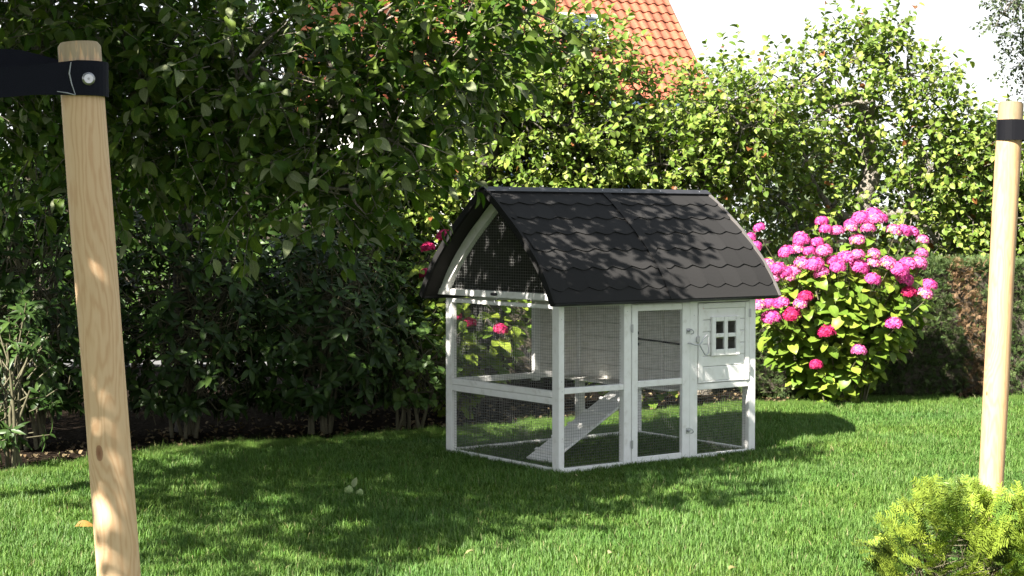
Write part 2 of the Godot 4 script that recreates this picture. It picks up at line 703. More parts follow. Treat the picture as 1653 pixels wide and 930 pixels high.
	for k in 16:
		tri_out(vt, Vector3(-0.0145, 0.991, zc - 0.04), vp[k], vp[(k + 1) % 16], Vector3(0.1, 0.99, zc))
		quad_out(vt, vp[k], vp[(k + 1) % 16], vp[(k + 1) % 16] + Vector3(0.002, 0, 0), vp[k] + Vector3(0.002, 0, 0), Vector3(-0.0125, 0.991, zc - 0.04))
	var slot := build("hand_slot", vt, M.black, h)
	slot.set_meta("label", "dark oval slot in the white gable rail")
	var hk := begin()
	tube(hk, smooth([Vector3(-0.004, 0.962, zc - 0.03), Vector3(-0.014, 0.955, zc - 0.03), Vector3(-0.014, 0.94, zc - 0.02), Vector3(-0.006, 0.935, zc - 0.015)], 4), taper(13, 0.0025, 0.002), 6)
	box(hk, Vector3(-0.002, 0.964, zc - 0.03), Vector3(0.004, 0.016, 0.012), 0.001)
	build("hook", hk, M.zinc, h)
	# roof
	var roof := Node3D.new()
	roof.name = "roof"
	h.add_child(roof, true)
	var total := 0.0
	for i in line.size() - 1:
		total += line[i].distance_to(line[i + 1])
	var L0 := -0.118
	var L1 := 1.628
	for side in [1.0, -1.0]:
		var st := begin()
		roof_sheet(st, line, L0, L1, 0.004, total, -0.024, 0.0, side, 26)
		build("roof_deck", st, M.dark_wood, roof)
		for e in [[L0 - 0.004, L0 + 0.014], [L1 - 0.012, L1 + 0.006]]:
			st = begin()
			roof_sheet(st, line, e[0], e[1], 0.03, total + 0.004, -0.0265, 0.0135, side, 26)
			build("verge_strip", st, M.verge if e[0] > 0.0 else M.felt[0], roof)  # right-hand strip takes the lighter colour, its sunlight painted in
		st = begin()
		roof_sheet(st, line, L0 + 0.0145, L1 - 0.0125, total - 0.01, total + 0.006, -0.026, 0.002, side, 2)
		build("eaves_strip", st, M.black, roof)
		st = begin()
		roof_sheet(st, line, 0.737, 0.799, 0.05, total + 0.003, 0.0105, 0.013, side, 26)
		build("seam_strip", st, M.felt[1], roof)
		var edges := [0.03, 0.165, 0.302, 0.44, 0.578, 0.716, 0.852]
		for half_ in [[L0 + 0.0145, 0.768], [0.768, L1 - 0.0125]]:
			var n := 6 if side > 0.0 else 6
			var w: float = (half_[1] - half_[0]) / n
			for c in range(edges.size() - 1, -1, -1):
				if c == edges.size() - 1:
					shingle(roof, line, half_[0], half_[1], edges[c] - 0.05, total + 0.002, side, 1, true)
					continue
				var shift: float = w * fposmod(0.37 * c + (0.3 if half_[0] > 0.5 else 0.0), 1.0)
				for k in range(-1, n):
					var a: float = maxf(half_[0], half_[0] + shift + k * w)
					var b: float = minf(half_[1], half_[0] + shift + (k + 1) * w)
					if b - a < 0.02:
						continue
					shingle(roof, line, a + 0.0006, b - 0.0006, edges[c] - (0.02 if c else 0.0), edges[c + 1] + 0.008, side, rng.randi())
	for side in [1.0, -1.0]:
		var st := begin()
		roof_sheet(st, line, L0 - 0.006, L1 + 0.008, 0.0, 0.048, 0.0142, 0.018, side, 4)
		build("ridge_cap", st, M.ridge, roof)
	for x in [0.05, 0.42, 0.75, 0.9, 1.22, 1.55]:
		var st := begin()
		var p := roof_point(line, x, 0.025, 0.0185, 1.0)
		tube(st, [p - Vector3(0, 0.003, 0.003), p + Vector3(0, 0.0012, 0.0012)], [0.005, 0.004], 8)
		build("nail", st, M.zinc, roof)
	# tall mesh door
	var d := Node3D.new()
	d.name = "mesh_door"
	h.add_child(d, true)
	bar("stile", Vector3(0.5335, 0.0145, -0.022), Vector3(0.578, 0.938, 0.004), W, d)
	bar("stile", Vector3(0.9235, 0.0145, -0.022), Vector3(0.983, 0.938, 0.004), W, d)
	for y in [[0.898, 0.937], [0.456, 0.493], [0.0155, 0.05]]:
		bar("door_rail", Vector3(0.5785, y[0], -0.02), Vector3(0.923, y[1], 0.002), W, d)
	mesh_panel("wire_mesh", d, Vector3(0.577, 0.492, -0.016), X, Y, 0.348, 0.41)
	mesh_panel("wire_mesh", d, Vector3(0.577, 0.05, -0.016), X, Y, 0.348, 0.41)
	for y in [0.80, 0.13]:
		var st := begin()
		box(st, Vector3(0.5335, y, 0.0055), Vector3(0.016, 0.045, 0.003), 0.0008)
		tube(st, [Vector3(0.5335, y - 0.024, 0.008), Vector3(0.5335, y + 0.024, 0.008)], [0.0032, 0.0032], 8)
		build("hinge", st, M.zinc, d)
	for y in [0.768, 0.178]:
		var st := begin()
		box(st, Vector3(0.966, y, 0.0065), Vector3(0.026, 0.034, 0.004), 0.001)
		box(st, Vector3(0.972, y + 0.002, 0.014), Vector3(0.03, 0.012, 0.008), 0.002, Basis(Vector3.BACK, 0.25))
		tube(st, [Vector3(0.968, y, 0.008), Vector3(0.968, y, 0.024)], [0.006, 0.005], 8)
		tube(st, smooth([Vector3(0.984, y + 0.012, 0.006), Vector3(0.992, y + 0.004, 0.02), Vector3(1.0, y - 0.012, 0.016), Vector3(0.99, y - 0.018, 0.004)], 4), taper(13, 0.003, 0.0025), 6)
		build("latch", st, M.zinc, d)
	# nest box: partition, back, floor, boards
	var nest := Node3D.new()
	nest.name = "nest_box"
	h.add_child(nest, true)
	for i in 6:
		var y := 0.425 + i * 0.0885
		bar("board", Vector3(1.022, y, D + 0.046), Vector3(1.034, y + 0.087, -0.046), M.white_in, nest, 0.003)
		bar("board", Vector3(0.7005, y, D + 0.014), Vector3(1.0095, y + 0.087, D + 0.026), M.white_in, nest, 0.003)
		bar("board", Vector3(1.0605, y, D + 0.014), Vector3(1.4895, y + 0.087, D + 0.026), M.white_in, nest, 0.003)
		bar("board", Vector3(1.499, y, D + 0.063), Vector3(1.511, y + 0.087, -0.063), M.white_in, nest, 0.003)
	bar("stile", Vector3(1.008, 0.425, -0.60), Vector3(1.0215, 0.93, -0.555), M.white_in, nest)
	bar("stile", Vector3(1.008, 0.425, -0.30), Vector3(1.0215, 0.93, -0.27), M.white_in, nest)
	bar("floor_panel", Vector3(0.86, 0.412, D + 0.047), Vector3(1.475, 0.4245, -0.047), M.white_in, nest)
	bar("ceiling_panel", Vector3(1.0345, 0.936, D + 0.047), Vector3(1.475, 0.946, -0.047), M.dark_wood, nest)
	var bs := begin()
	for y in [0.66, 0.695, 0.73]:
		box(bs, Vector3(1.004, y, -0.50), Vector3(0.008, 0.018, 0.03), 0.001)
	tube(bs, [Vector3(1.0, 0.695, -0.52), Vector3(1.0, 0.69, -0.3), Vector3(1.0, 0.681, -0.06)], [0.005, 0.005, 0.005], 8)
	build("bolt", bs, M.black, nest)
	# nest door with its boards and its little window
	var nd := Node3D.new()
	nd.name = "nest_door"
	h.add_child(nd, true)
	bar("stile", Vector3(1.053, 0.452, -0.02), Vector3(1.088, 0.931, 0.004), W, nd)
	bar("stile", Vector3(1.44, 0.452, -0.02), Vector3(1.473, 0.931, 0.004), W, nd)
	bar("door_rail", Vector3(1.0885, 0.898, -0.02), Vector3(1.4395, 0.930, 0.003), W, nd)
	bar("door_rail", Vector3(1.0885, 0.453, -0.02), Vector3(1.4395, 0.462, 0.002), W, nd)
	var ys := [0.4625, 0.549, 0.612, 0.684, 0.757, 0.829, 0.8975]
	for i in 6:
		var y0: float = ys[i] + 0.0008
		var y1: float = ys[i + 1] - 0.0012
		if i >= 2 and i <= 4:
			bar("board", Vector3(1.0885, y0, -0.014), Vector3(1.165, y1, -0.003), W, nd, 0.003)
			bar("board", Vector3(1.373, y0, -0.014), Vector3(1.4395, y1, -0.003), W, nd, 0.003)
		else:
			bar("board", Vector3(1.0885, y0, -0.014), Vector3(1.4395, y1, -0.003), W, nd, 0.003)
	bar("board", Vector3(1.1655, 0.613, -0.014), Vector3(1.3725, 0.626, -0.003), W, nd, 0.003)
	bar("board", Vector3(1.1655, 0.815, -0.014), Vector3(1.3725, 0.8285, -0.003), W, nd, 0.003)
	var wf := begin()
	var wx := [1.154, 1.186, 1.254, 1.284, 1.352, 1.384]
	var wy := [0.612, 0.65, 0.722, 0.746, 0.818, 0.846]
	for x in [0, 2, 4]:
		boxc(wf, Vector3(wx[x], wy[0], -0.002), Vector3(wx[x + 1], wy[5], 0.014), 0.002)
	for y in [0, 2, 4]:
		for x in [1, 3]:
			boxc(wf, Vector3(wx[x] + 0.0004, wy[y], -0.001), Vector3(wx[x + 1] - 0.0004, wy[y + 1], 0.0125), 0.002)
	build("window_frame", wf, W, nd)
	for y in [0.86, 0.522]:
		var st := begin()
		box(st, Vector3(1.4755, y, 0.0055), Vector3(0.02, 0.05, 0.003), 0.0008)
		tube(st, [Vector3(1.4755, y - 0.026, 0.008), Vector3(1.4755, y + 0.026, 0.008)], [0.0032, 0.0032], 8)
		build("hinge", st, M.zinc, nd)
	var hs := begin()
	box(hs, Vector3(1.047, 0.716, 0.006), Vector3(0.024, 0.034, 0.006), 0.001)
	tube(hs, smooth([Vector3(0.968, 0.697, 0.002), Vector3(0.972, 0.695, 0.03), Vector3(1.0, 0.687, 0.045), Vector3(1.03, 0.697, 0.05), Vector3(1.055, 0.728, 0.05), Vector3(1.079, 0.742, 0.05), Vector3(1.089, 0.73, 0.05), Vector3(1.09, 0.69, 0.052), Vector3(1.089, 0.65, 0.054), Vector3(1.078, 0.63, 0.054), Vector3(1.061, 0.628, 0.054), Vector3(1.045, 0.648, 0.052), Vector3(1.022, 0.685, 0.048)], 4), taper(49, 0.0042, 0.0042), 8)
	build("hook_handle", hs, M.zinc, h)
	# ramp with cleats
	var ra := Node3D.new()
	ra.name = "ramp"
	h.add_child(ra, true)
	var a0 := Vector3(0.17, 0.02, -0.41)
	var a1 := Vector3(0.93, 0.44, -0.41)
	var dir := (a1 - a0).normalized()
	var b := Basis(dir, Vector3(-dir.y, dir.x, 0), Vector3.BACK)
	var rs := begin()
	box(rs, (a0 + a1) * 0.5, Vector3(a0.distance_to(a1), 0.014, 0.23), 0.003, b)
	build("ramp_board", rs, M.white, ra)
	for k in 6:
		var cs := begin()
		box(cs, a0.lerp(a1, (k + 0.6) / 6.2) + b.y * 0.0135, Vector3(0.022, 0.0125, 0.228), 0.003, b)
		build("cleat", cs, M.white, ra)
	# screw heads
	for q in [[0.02, 0.87], [0.02, 0.52], [0.025, 0.2], [0.5, 0.9], [1.02, 0.55], [1.02, 0.86], [1.503, 0.56], [0.024, 0.465]]:
		var st := begin()
		tube(st, [Vector3(q[0], q[1], -0.002), Vector3(q[0], q[1], 0.0008)], [0.0035, 0.003], 8)
		build("screw", st, M.zinc, h)


# ------------------------------------------------------------------ stakes
func stake(label: String, foot: Vector3, top: Vector3, r: float, m: Material, called := "wooden_stake") -> Node3D:
	var s := thing(called, label, "stake", foot, "round tree stakes")
	var st := begin()
	var pts := []
	var rad := []
	var up := top - foot
	var n := 26
	for i in n:
		var t := float(i) / (n - 1)
		pts.append(up * t + Vector3(sin(t * 5.0), 0, cos(t * 4.0)) * 0.003)
		rad.append(r * (1.0 + 0.012 * sin(t * 17.0 + r * 300.0)))
	var d := up.normalized()
	var wob := Vector3(sin(5.0), 0, cos(4.0)) * 0.003
	pts.append(up + wob + d * 0.004)
	rad.append(r * 0.97)
	pts.append(up + wob + d * 0.011)
	rad.append(r * 0.84)
	tube(st, pts, rad, 28)
	build("pole", st, m, s)
	return s

# a flat strap through points; its width stands along up
func strap(called: String, pts: Array, wide: Array, thick: float, m: Material, parent: Node3D) -> void:
	var st := begin()
	var n := pts.size()
	var rows := []
	for i in n:
		var t: Vector3 = (pts[mini(i + 1, n - 1)] - pts[maxi(i - 1, 0)]).normalized()
		var o := t.cross(Vector3.UP).normalized() * thick * 0.5
		var w: Vector3 = Vector3.UP * float(wide[i]) * 0.5
		rows.append([pts[i] - o - w, pts[i] + o - w, pts[i] + o + w, pts[i] - o + w])
	for i in n - 1:
		var m0: Vector3 = (pts[i] + pts[i + 1]) * 0.5
		for k in 4:
			var e := (k + 1) % 4
			quad_out(st, rows[i][k], rows[i][e], rows[i + 1][e], rows[i + 1][k], m0)
	build(called, st, m, parent)

func wood_texture(seed_: int, knots: Array) -> ImageTexture:
	var w := 320
	var hgt := 1400
	var im := Image.create(w, hgt, false, Image.FORMAT_RGB8)
	var a := FastNoiseLite.new()
	a.seed = seed_
	a.frequency = 0.008
	var f := FastNoiseLite.new()
	f.seed = seed_ + 5
	f.frequency = 0.05
	var g := FastNoiseLite.new()
	g.seed = seed_ + 9
	g.frequency = 0.5
	var light := Color(0.815, 0.695, 0.555)
	var dark := Color(0.68, 0.50, 0.345)
	for y in hgt:
		for x in w:
			var ang := TAU * x / w
			var cx := cos(ang) * 51.0
			var cy := sin(ang) * 51.0
			var warp := a.get_noise_3d(cx, cy, y * 0.30) * 46.0
			var bend := 0.0
			var kn := 0.0
			for k in knots:
				var dx: float = absf(x - k[0])
				dx = minf(dx, w - dx)
				var dy: float = y - k[1]
				var dd := sqrt(dx * dx * 1.6 + dy * dy)
				bend += 26.0 * exp(-dd * dd / 3000.0)
				if dd < k[2]:
					kn = maxf(kn, 1.0 - 0.45 * dd / k[2])
			var ring := sin((cx * 0.8 + cy * 0.25 + warp + bend) * 0.55)
			var v := 0.5 + 0.5 * ring
			v = pow(v, 2.0) * 0.45 + 0.25 * (0.5 + 0.5 * f.get_noise_3d(cx * 1.2, cy * 1.2, y * 0.05)) + 0.1 * g.get_noise_3d(cx, cy, y * 0.02)
			var c := light.lerp(dark, clampf(v * 0.75, 0.0, 1.0))
			c = c.lerp(Color(0.38, 0.2, 0.12), clampf(kn, 0.0, 1.0) * 0.75)
			var grey := clampf((y - 1262.0 + 60.0 * f.get_noise_3d(cx * 1.5, cy * 1.5, y * 0.3)) / 14.0, 0.0, 1.0)
			c = c.lerp(Color(0.5, 0.47, 0.4).lerp(c, 0.3), grey * 0.8)
			im.set_pixel(x, y, c)
	return ImageTexture.create_from_image(im)

func wood_mat(seed_: int, knots: Array, rough := 0.62) -> StandardMaterial3D:
	var m := StandardMaterial3D.new()
	m.albedo_texture = wood_texture(seed_, knots)
	m.uv1_scale = Vector3(1, 1.0 / 1.9, 1)
	m.roughness = rough
	m.cull_mode = BaseMaterial3D.CULL_DISABLED
	return m

func stakes() -> void:
	var l := stake("pale round wooden stake with dark strap and washer, nearest the camera", Vector3(-0.748, 0, -3.3), Vector3(-0.8535, 1.748, -3.3), 0.0425, M.wood_a)
	# strap loop: goes round the stake and off to the young tree beside it
	var y0 := 1.686
	var loop := []
	var wide := []
	var c := Vector3(-0.848, y0, -3.3) - l.position
	var r := 0.0455
	for q in [[-0.62, -0.04, 0.05], [-0.4, -0.026, 0.048], [-0.2, -0.014, 0.044], [-0.08, -0.004, 0.044]]:
		loop.append(c + Vector3(q[0], q[1], q[2]))
		wide.append(0.058)
	for k in 15:
		var a := -PI * 0.5 + PI * k / 14.0
		loop.append(c + Vector3(cos(a) * r, 0, -sin(a) * r))
		wide.append(0.068)
	for q in [[-0.06, 0.018, -0.047], [-0.14, 0.038, -0.05], [-0.3, 0.046, -0.054], [-0.62, 0.04, -0.056]]:
		loop.append(c + Vector3(q[0], q[1], q[2]))
		wide.append(0.052)
	strap("strap", loop, wide, 0.005, M.rubber, l)
	var ws := begin()
	var wd := Vector3(0.42, 0, 0.9).normalized()
	var wc := c + wd * (r + 0.0028) + Vector3(0, -0.002, 0)
	tube(ws, [wc - wd * 0.002, wc + wd * 0.0022, wc + wd * 0.0032], [0.0125, 0.0125, 0.009], 20)
	build("washer", ws, M.zinc, l)
	ws = begin()
	tube(ws, [wc, wc + wd * 0.0045], [0.003, 0.0022], 8)
	build("nail", ws, M.steel, l)
	ws = begin()
	tube(ws, [c + Vector3(-0.012, 0.03, 0.0485), c + Vector3(-0.0155, 0.008, 0.0485), c + Vector3(-0.011, -0.012, 0.049), c + Vector3(-0.004, -0.033, 0.0495)], [0.001, 0.0017, 0.0013, 0.0008], 5)
	tube(ws, [c + Vector3(-0.04, -0.027, 0.048), c + Vector3(-0.02, -0.03, 0.0487), c + Vector3(-0.004, -0.034, 0.0495)], [0.0006, 0.0012, 0.001], 5)
	build("frayed_thread", ws, M.thread, l)
	var rr := stake("pale round wooden stake with black rubber collar, behind the young yews", Vector3(1.597, 0, -5.6), Vector3(1.681, 1.80, -5.6), 0.0418, M.wood_b)
	c = Vector3(1.678, 1.716, -5.6) - rr.position
	loop = []
	wide = []
	for q in [[0.7, -0.03, 0.05], [0.4, -0.016, 0.048], [0.15, -0.004, 0.045]]:
		loop.append(c + Vector3(q[0], q[1], q[2]))
		wide.append(0.062)
	for k in 15:
		var a := PI * 0.5 + PI * k / 14.0
		loop.append(c + Vector3(cos(a) * 0.0452, 0, sin(a) * 0.0452))
		wide.append(0.069)
	for q in [[0.15, -0.008, -0.045], [0.4, -0.016, -0.05], [0.7, -0.03, -0.052]]:
		loop.append(c + Vector3(q[0], q[1], q[2]))
		wide.append(0.062)
	strap("strap", loop, wide, 0.005, M.rubber_gloss, rr)


# ------------------------------------------------------------------ grass and ground
const EDGE := [Vector2(-9.0, -7.6), Vector2(-5.0, -8.2), Vector2(-2.8, -9.04), Vector2(-2.17, -10.02), Vector2(-1.36, -10.5), Vector2(-0.52, -10.97), Vector2(0.7, -11.85), Vector2(1.97, -12.73), Vector2(2.78, -12.95), Vector2(4.05, -13.08), Vector2(9.0, -13.2)]

func lawn_back(x: float) -> float:
	for i in EDGE.size() - 1:
		if x < EDGE[i + 1].x:
			return lerpf(EDGE[i].y, EDGE[i + 1].y, clampf((x - EDGE[i].x) / (EDGE[i + 1].x - EDGE[i].x), 0, 1))
	return EDGE[-1].y

func grass_patch(n: int, size: float, tall: float) -> ArrayMesh:
	var st := begin()
	var tuft := FastNoiseLite.new()
	tuft.seed = rng.randi()
	tuft.frequency = 7.0
	for k in n:
		var x := rng.randf_range(-0.5, 0.5) * size
		var z := rng.randf_range(-0.5, 0.5) * size
		var g := tuft.get_noise_2d(x, z)
		var hgt := tall * rng.randf_range(0.4, 1.0) * (1.0 + 0.5 * g)
		if rng.randf() < 0.012:
			hgt *= 1.55
		var a := rng.randf() * TAU
		var lean := rng.randf_range(0.1, 0.95)
		var dir := Vector3(cos(a), 0, sin(a))
		var w := rng.randf_range(0.001, 0.0021)
		var side := Vector3(-sin(a), 0, cos(a)).rotated(Vector3.UP, rng.randf_range(-0.8, 0.8)) * w
		var p0 := Vector3(x, -0.004, z)
		var p1 := p0 + Vector3(0, hgt * 0.6, 0) + dir * hgt * lean * 0.28
		var p2 := p1 + Vector3(0, hgt * (0.42 - 0.3 * lean), 0) + dir * hgt * lean * 0.5
		var c := Color(0.052, 0.128, 0.018).lerp(Color(0.15, 0.24, 0.06), pow(rng.randf(), 1.3)) * rng.randf_range(0.85, 1.15)
		if rng.randf() < 0.022:
			c = Color(0.24, 0.22, 0.11)
		var n0 := side.cross(p1 - p0).normalized()
		if n0.y < 0.0:
			n0 = -n0
			side = -side
		n0 = (n0 + Vector3(0, 0.6, 0)).normalized()
		for v in [p0 - side, p1 - side * 0.8, p1 + side * 0.8, p0 - side, p1 + side * 0.8, p0 + side, p1 - side * 0.8, p2, p1 + side * 0.8]:
			st.set_color(c)
			st.set_normal(n0)
			st.add_vertex(v)
	return st.commit()

func ground() -> void:
	var st := begin()
	for k in 48:
		var a := TAU * k / 48
		var b := TAU * (k + 1) / 48
		tri_out(st, Vector3.ZERO, Vector3(cos(a), 0, sin(a)) * 160.0, Vector3(cos(b), 0, sin(b)) * 160.0, Vector3(0, -50, 0))
	build("ground", st, M.soil).set_meta("kind", "structure")
	st = begin()
	for i in EDGE.size() - 1:
		var p := [EDGE[i], EDGE[i + 1]]
		quad_out(st, Vector3(p[0].x, 0.004, p[0].y), Vector3(p[1].x, 0.004, p[1].y), Vector3(p[1].x, 0.004, 8.0), Vector3(p[0].x, 0.004, 8.0), Vector3(0, -50, 0))
	build("lawn", st, M.turf).set_meta("kind", "structure")
	st = begin()
	boxc(st, Vector3(-14, 0.003, -17.2), Vector3(-0.8, 0.03, -16.2), 0.003)
	build("path", st, M.gravel).set_meta("kind", "structure")
	st = begin()
	quad_out(st, Vector3(-60, 0.004, -19), Vector3(60, 0.004, -19), Vector3(60, 0.004, -120), Vector3(-60, 0.004, -120), Vector3(0, -50, 0))
	build("far_lawn", st, M.turf).set_meta("kind", "structure")
	# blades
	var size := 0.5
	var m := StandardMaterial3D.new()
	m.vertex_color_use_as_albedo = true
	m.albedo_texture = M.flat_tex
	m.roughness = 0.5
	m.metallic_specular = 0.35
	m.backlight_enabled = true
	m.backlight = lin(0.5, 0.62, 0.18)
	m.cull_mode = BaseMaterial3D.CULL_DISABLED
	var tone := FastNoiseLite.new()
	tone.seed = 4
	tone.frequency = 0.9
	var variants := 6
	var xf := []
	var col := []
	for v in variants:
		xf.append([])
		col.append([])
	var x := -4.6
	while x < 5.6:
		var z := -4.3
		while z > -13.6:
			var mid := Vector3(x, 0.004, z)
			var d := -z
			if absf(x) < d * 0.33 + 1.3 and z > lawn_back(x) + 0.16:
				var v := rng.randi() % variants
				var s := rng.randf_range(0.96, 1.08)
				var high := rng.randf_range(0.85, 1.15) * (1.0 + 0.3 * tone.get_noise_2d(z * 2.0, x * 2.0))
				var q := (mid - Vector3(0.261, 0, -9.224)).rotated(Vector3.UP, deg_to_rad(-36.5))
				if q.x > -0.35 and q.x < 1.9 and q.z > -1.5 and q.z < 0.4:
					high *= 0.62
				xf[v].append(Transform3D(Basis(Vector3.UP, (rng.randi() % 4) * PI / 2 + rng.randf_range(-0.3, 0.3)).scaled(Vector3(s, high, s)), mid))
				var n := tone.get_noise_2d(x, z)
				col[v].append(Color(1.0 + 0.22 * n + rng.randf_range(-0.04, 0.04), 1.0 + 0.1 * n, 1.0 - 0.1 * n))
			z -= size * 0.84
		x += size * 0.84
	# tufts along the ragged edge
	for k in 260:
		var ex := rng.randf_range(-4.5, 5.2)
		var v := rng.randi() % variants
		var s := rng.randf_range(0.3, 0.5)
		xf[v].append(Transform3D(Basis(Vector3.UP, rng.randf() * TAU).scaled(Vector3(s, rng.randf_range(0.7, 1.25), s)), Vector3(ex, 0.003, lawn_back(ex) + rng.randf_range(0.02, 0.2))))
		col[v].append(Color(1.05, 1.0, 0.9))
	var turf := thing("grass", "green lawn grass in sun and dappled shade around the white hutch", "grass")
	turf.set_meta("kind", "stuff")
	for v in variants:
		multi("blades", grass_patch(3600, size, 0.06), m, xf[v], col[v], turf)

# dry leaves and crumbs on the bare soil of the beds
func litter() -> void:
	var xf := []
	var col := []
	for k in 2600:
		var x := rng.randf_range(-4.2, 5.0)
		var z := lawn_back(x) + 0.1 - pow(rng.randf(), 1.4) * 1.8
		xf.append(Transform3D(Basis.from_euler(Vector3(-PI / 2 + rng.randf_range(-0.5, 0.5), rng.randf() * TAU, rng.randf_range(-0.4, 0.4))) * rng.randf_range(0.3, 0.8), Vector3(x, 0.008 + rng.randf() * 0.012, z)))
		col.append(Color(0.17, 0.11, 0.06).lerp(Color(0.32, 0.25, 0.15), rng.randf()) * rng.randf_range(0.4, 1.1))
	for k in 22:
		var x := rng.randf_range(-3.0, 3.6)
		var z := rng.randf_range(-6.0, -12.0)
		if z < lawn_back(x) + 0.2:
			continue
		xf.append(Transform3D(Basis.from_euler(Vector3(-PI / 2 + rng.randf_range(-0.7, 0.7), rng.randf() * TAU, rng.randf_range(-0.6, 0.6))) * rng.randf_range(0.35, 0.75), Vector3(x, 0.04 + rng.randf() * 0.012, z)))
		col.append(Color(0.22, 0.2, 0.08).lerp(Color(0.4, 0.38, 0.22), rng.randf()))
	multi("leaf_litter", M.leaf_round[0], M.dry, xf, col)
	tag(get_child(-1), "brown dry leaf litter scattered on the dark flower bed soil and lawn", "leaf litter")


# ------------------------------------------------------------------ hedges and small plants
# a shoot with needles in two ranks, along +y
func shoot_mesh(length: float, needles: int, nl: float, nw: float, side_shoots := 0) -> ArrayMesh:
	var st := begin()
	st.set_color(Color(0.8, 0.7, 0.5))
	st.set_uv(Vector2(0.5, 0.5))
	var lines := [[Vector3.ZERO, Vector3(0, 1, 0), length]]
	for k in side_shoots:
		var sg := 1.0 if k % 2 == 0 else -1.0
		lines.append([Vector3(0, length * (0.2 + 0.6 * k / maxf(1, side_shoots)), 0), Vector3(sg * 0.75, 0.75, rng.randf_range(-0.25, 0.25)).normalized(), length * rng.randf_range(0.4, 0.6)])
	for l in lines:
		var o: Vector3 = l[0]
		var d: Vector3 = l[1]
		var ln: float = l[2]
		var sd := d.cross(Vector3.BACK).normalized()
		tube(st, [o, o + d * ln], [0.0012, 0.0006], 3, false)
		var n := maxi(6, int(needles * ln / length))
		for i in n:
			var t := (i + 0.5) / n
			for sg in [-1.0, 1.0]:
				var p := o + d * ln * t
				var out: Vector3 = (sd * sg + d * rng.randf_range(0.35, 0.8) + Vector3.BACK * rng.randf_range(-0.1, 0.45)).normalized()
				var e: Vector3 = p + out * nl * (1.0 - 0.45 * t) * rng.randf_range(0.8, 1.1)
				var w: Vector3 = d * nw * -0.5 * sg
				var mid := p.lerp(e, 0.55) + Vector3.BACK * nl * 0.06
				var nn := Vector3.BACK + rv(0.3)
				var young := 0.75 + 0.75 * t
				for v in [p - w * 0.5, mid - w, mid + w, p - w * 0.5, mid + w, p + w * 0.5, mid - w, e, mid + w]:
					st.set_normal(nn.normalized())
					st.set_color(Color(young, young, young * 0.9))
					st.set_uv(Vector2(0.5, 0.5))
					st.add_vertex(v)
	return st.commit()

func hedge(called: String, label: String, lo: Vector3, hi: Vector3, per_m2: float, meshes: Array, kind: String, o := {}) -> void:
	var root := thing(called, label, "hedge", Vector3((lo.x + hi.x) * 0.5, 0, (lo.z + hi.z) * 0.5), o.get("group", ""))
	var shift := root.position
	lo -= shift
	hi -= shift
	var inset: float = o.get("inset", 0.07)
	var st := begin()
	boxc(st, lo + Vector3(inset, 0.0 if lo.y > 0.05 else 0.02, inset), hi - Vector3.ONE * inset, 0.02)
	build("branches", st, M.hedge_core, root, "stuff")
	if lo.y > 0.1:
		var x := lo.x + 0.3
		while x < hi.x:
			var ts := begin()
			tube(ts, [Vector3(x, 0, 0), Vector3(x + 0.03, lo.y + 0.15, 0.03)], [0.03, 0.025], 7)
			build("stem", ts, M.stem, root)
			x += rng.randf_range(0.5, 0.9)
	var wob := FastNoiseLite.new()
	wob.seed = rng.randi()
	wob.frequency = 1.6
	var bare := FastNoiseLite.new()
	bare.seed = 12
	bare.frequency = 2.2
	var faces := [[Vector3.BACK, lo.x, hi.x, lo.y, hi.y], [Vector3.FORWARD, lo.x, hi.x, lo.y, hi.y], [Vector3.UP, lo.x, hi.x, lo.z, hi.z], [Vector3.LEFT, lo.z, hi.z, lo.y, hi.y], [Vector3.RIGHT, lo.z, hi.z, lo.y, hi.y]]
	var xf := []
	var col := []
	for m in meshes:
		xf.append([])
		col.append([])
	for f in faces:
		var n: Vector3 = f[0]
		var area: float = (f[2] - f[1]) * (f[4] - f[3])
		var many := int(area * per_m2 * (0.35 if n == Vector3.FORWARD else 1.0))
		for k in many:
			var a := rng.randf_range(f[1], f[2])
			var b := rng.randf_range(f[3], f[4])
			var p := Vector3.ZERO
			if n.z != 0.0:
				p = Vector3(a, b, hi.z if n.z > 0 else lo.z)
			elif n.y != 0.0:
				p = Vector3(a, hi.y, b)
			else:
				p = Vector3(hi.x if n.x > 0 else lo.x, b, a)
			var g := wob.get_noise_3dv(p + shift)
			p += n * (g * o.get("bump", 0.035) - rng.randf_range(0.02, inset + 0.02))
			var tip := (n * rng.randf_range(0.5, 1.0) + rv(0.7 if kind != "yew" else 0.45) + Vector3(0, 0.15, 0)).normalized()
			var i := rng.randi() % meshes.size()
			xf[i].append(Transform3D(look_basis(tip, n + rv(0.6), rng.randf_range(0.7, 1.2) * (0.8 if kind == "yew" else 1.0)), p))
			var c := leaf_color(kind)
			if kind == "yew":
				c = Color(0.055, 0.1, 0.034).lerp(Color(0.125, 0.17, 0.062), rng.randf()) * rng.randf_range(0.75, 1.25)
			if o.has("dead"):
				var w := p + shift
				var dead: float = absf(w.x - o.dead - 0.10 * sin(w.y * 5.0)) / (0.14 + 0.09 * bare.get_noise_3dv(w * 2.0)) + 0.9 * bare.get_noise_3dv(w * 5.0)
				if n.z > 0.0 and dead < 1.0 and rng.randf() < 0.85:
					c = Color(0.17, 0.105, 0.062).lerp(Color(0.31, 0.205, 0.125), rng.randf())
			col[i].append(c)
	for i in meshes.size():
		multi("foliage", meshes[i], M.yew if kind == "yew" else M.dark_leaf, xf[i], col[i], root)

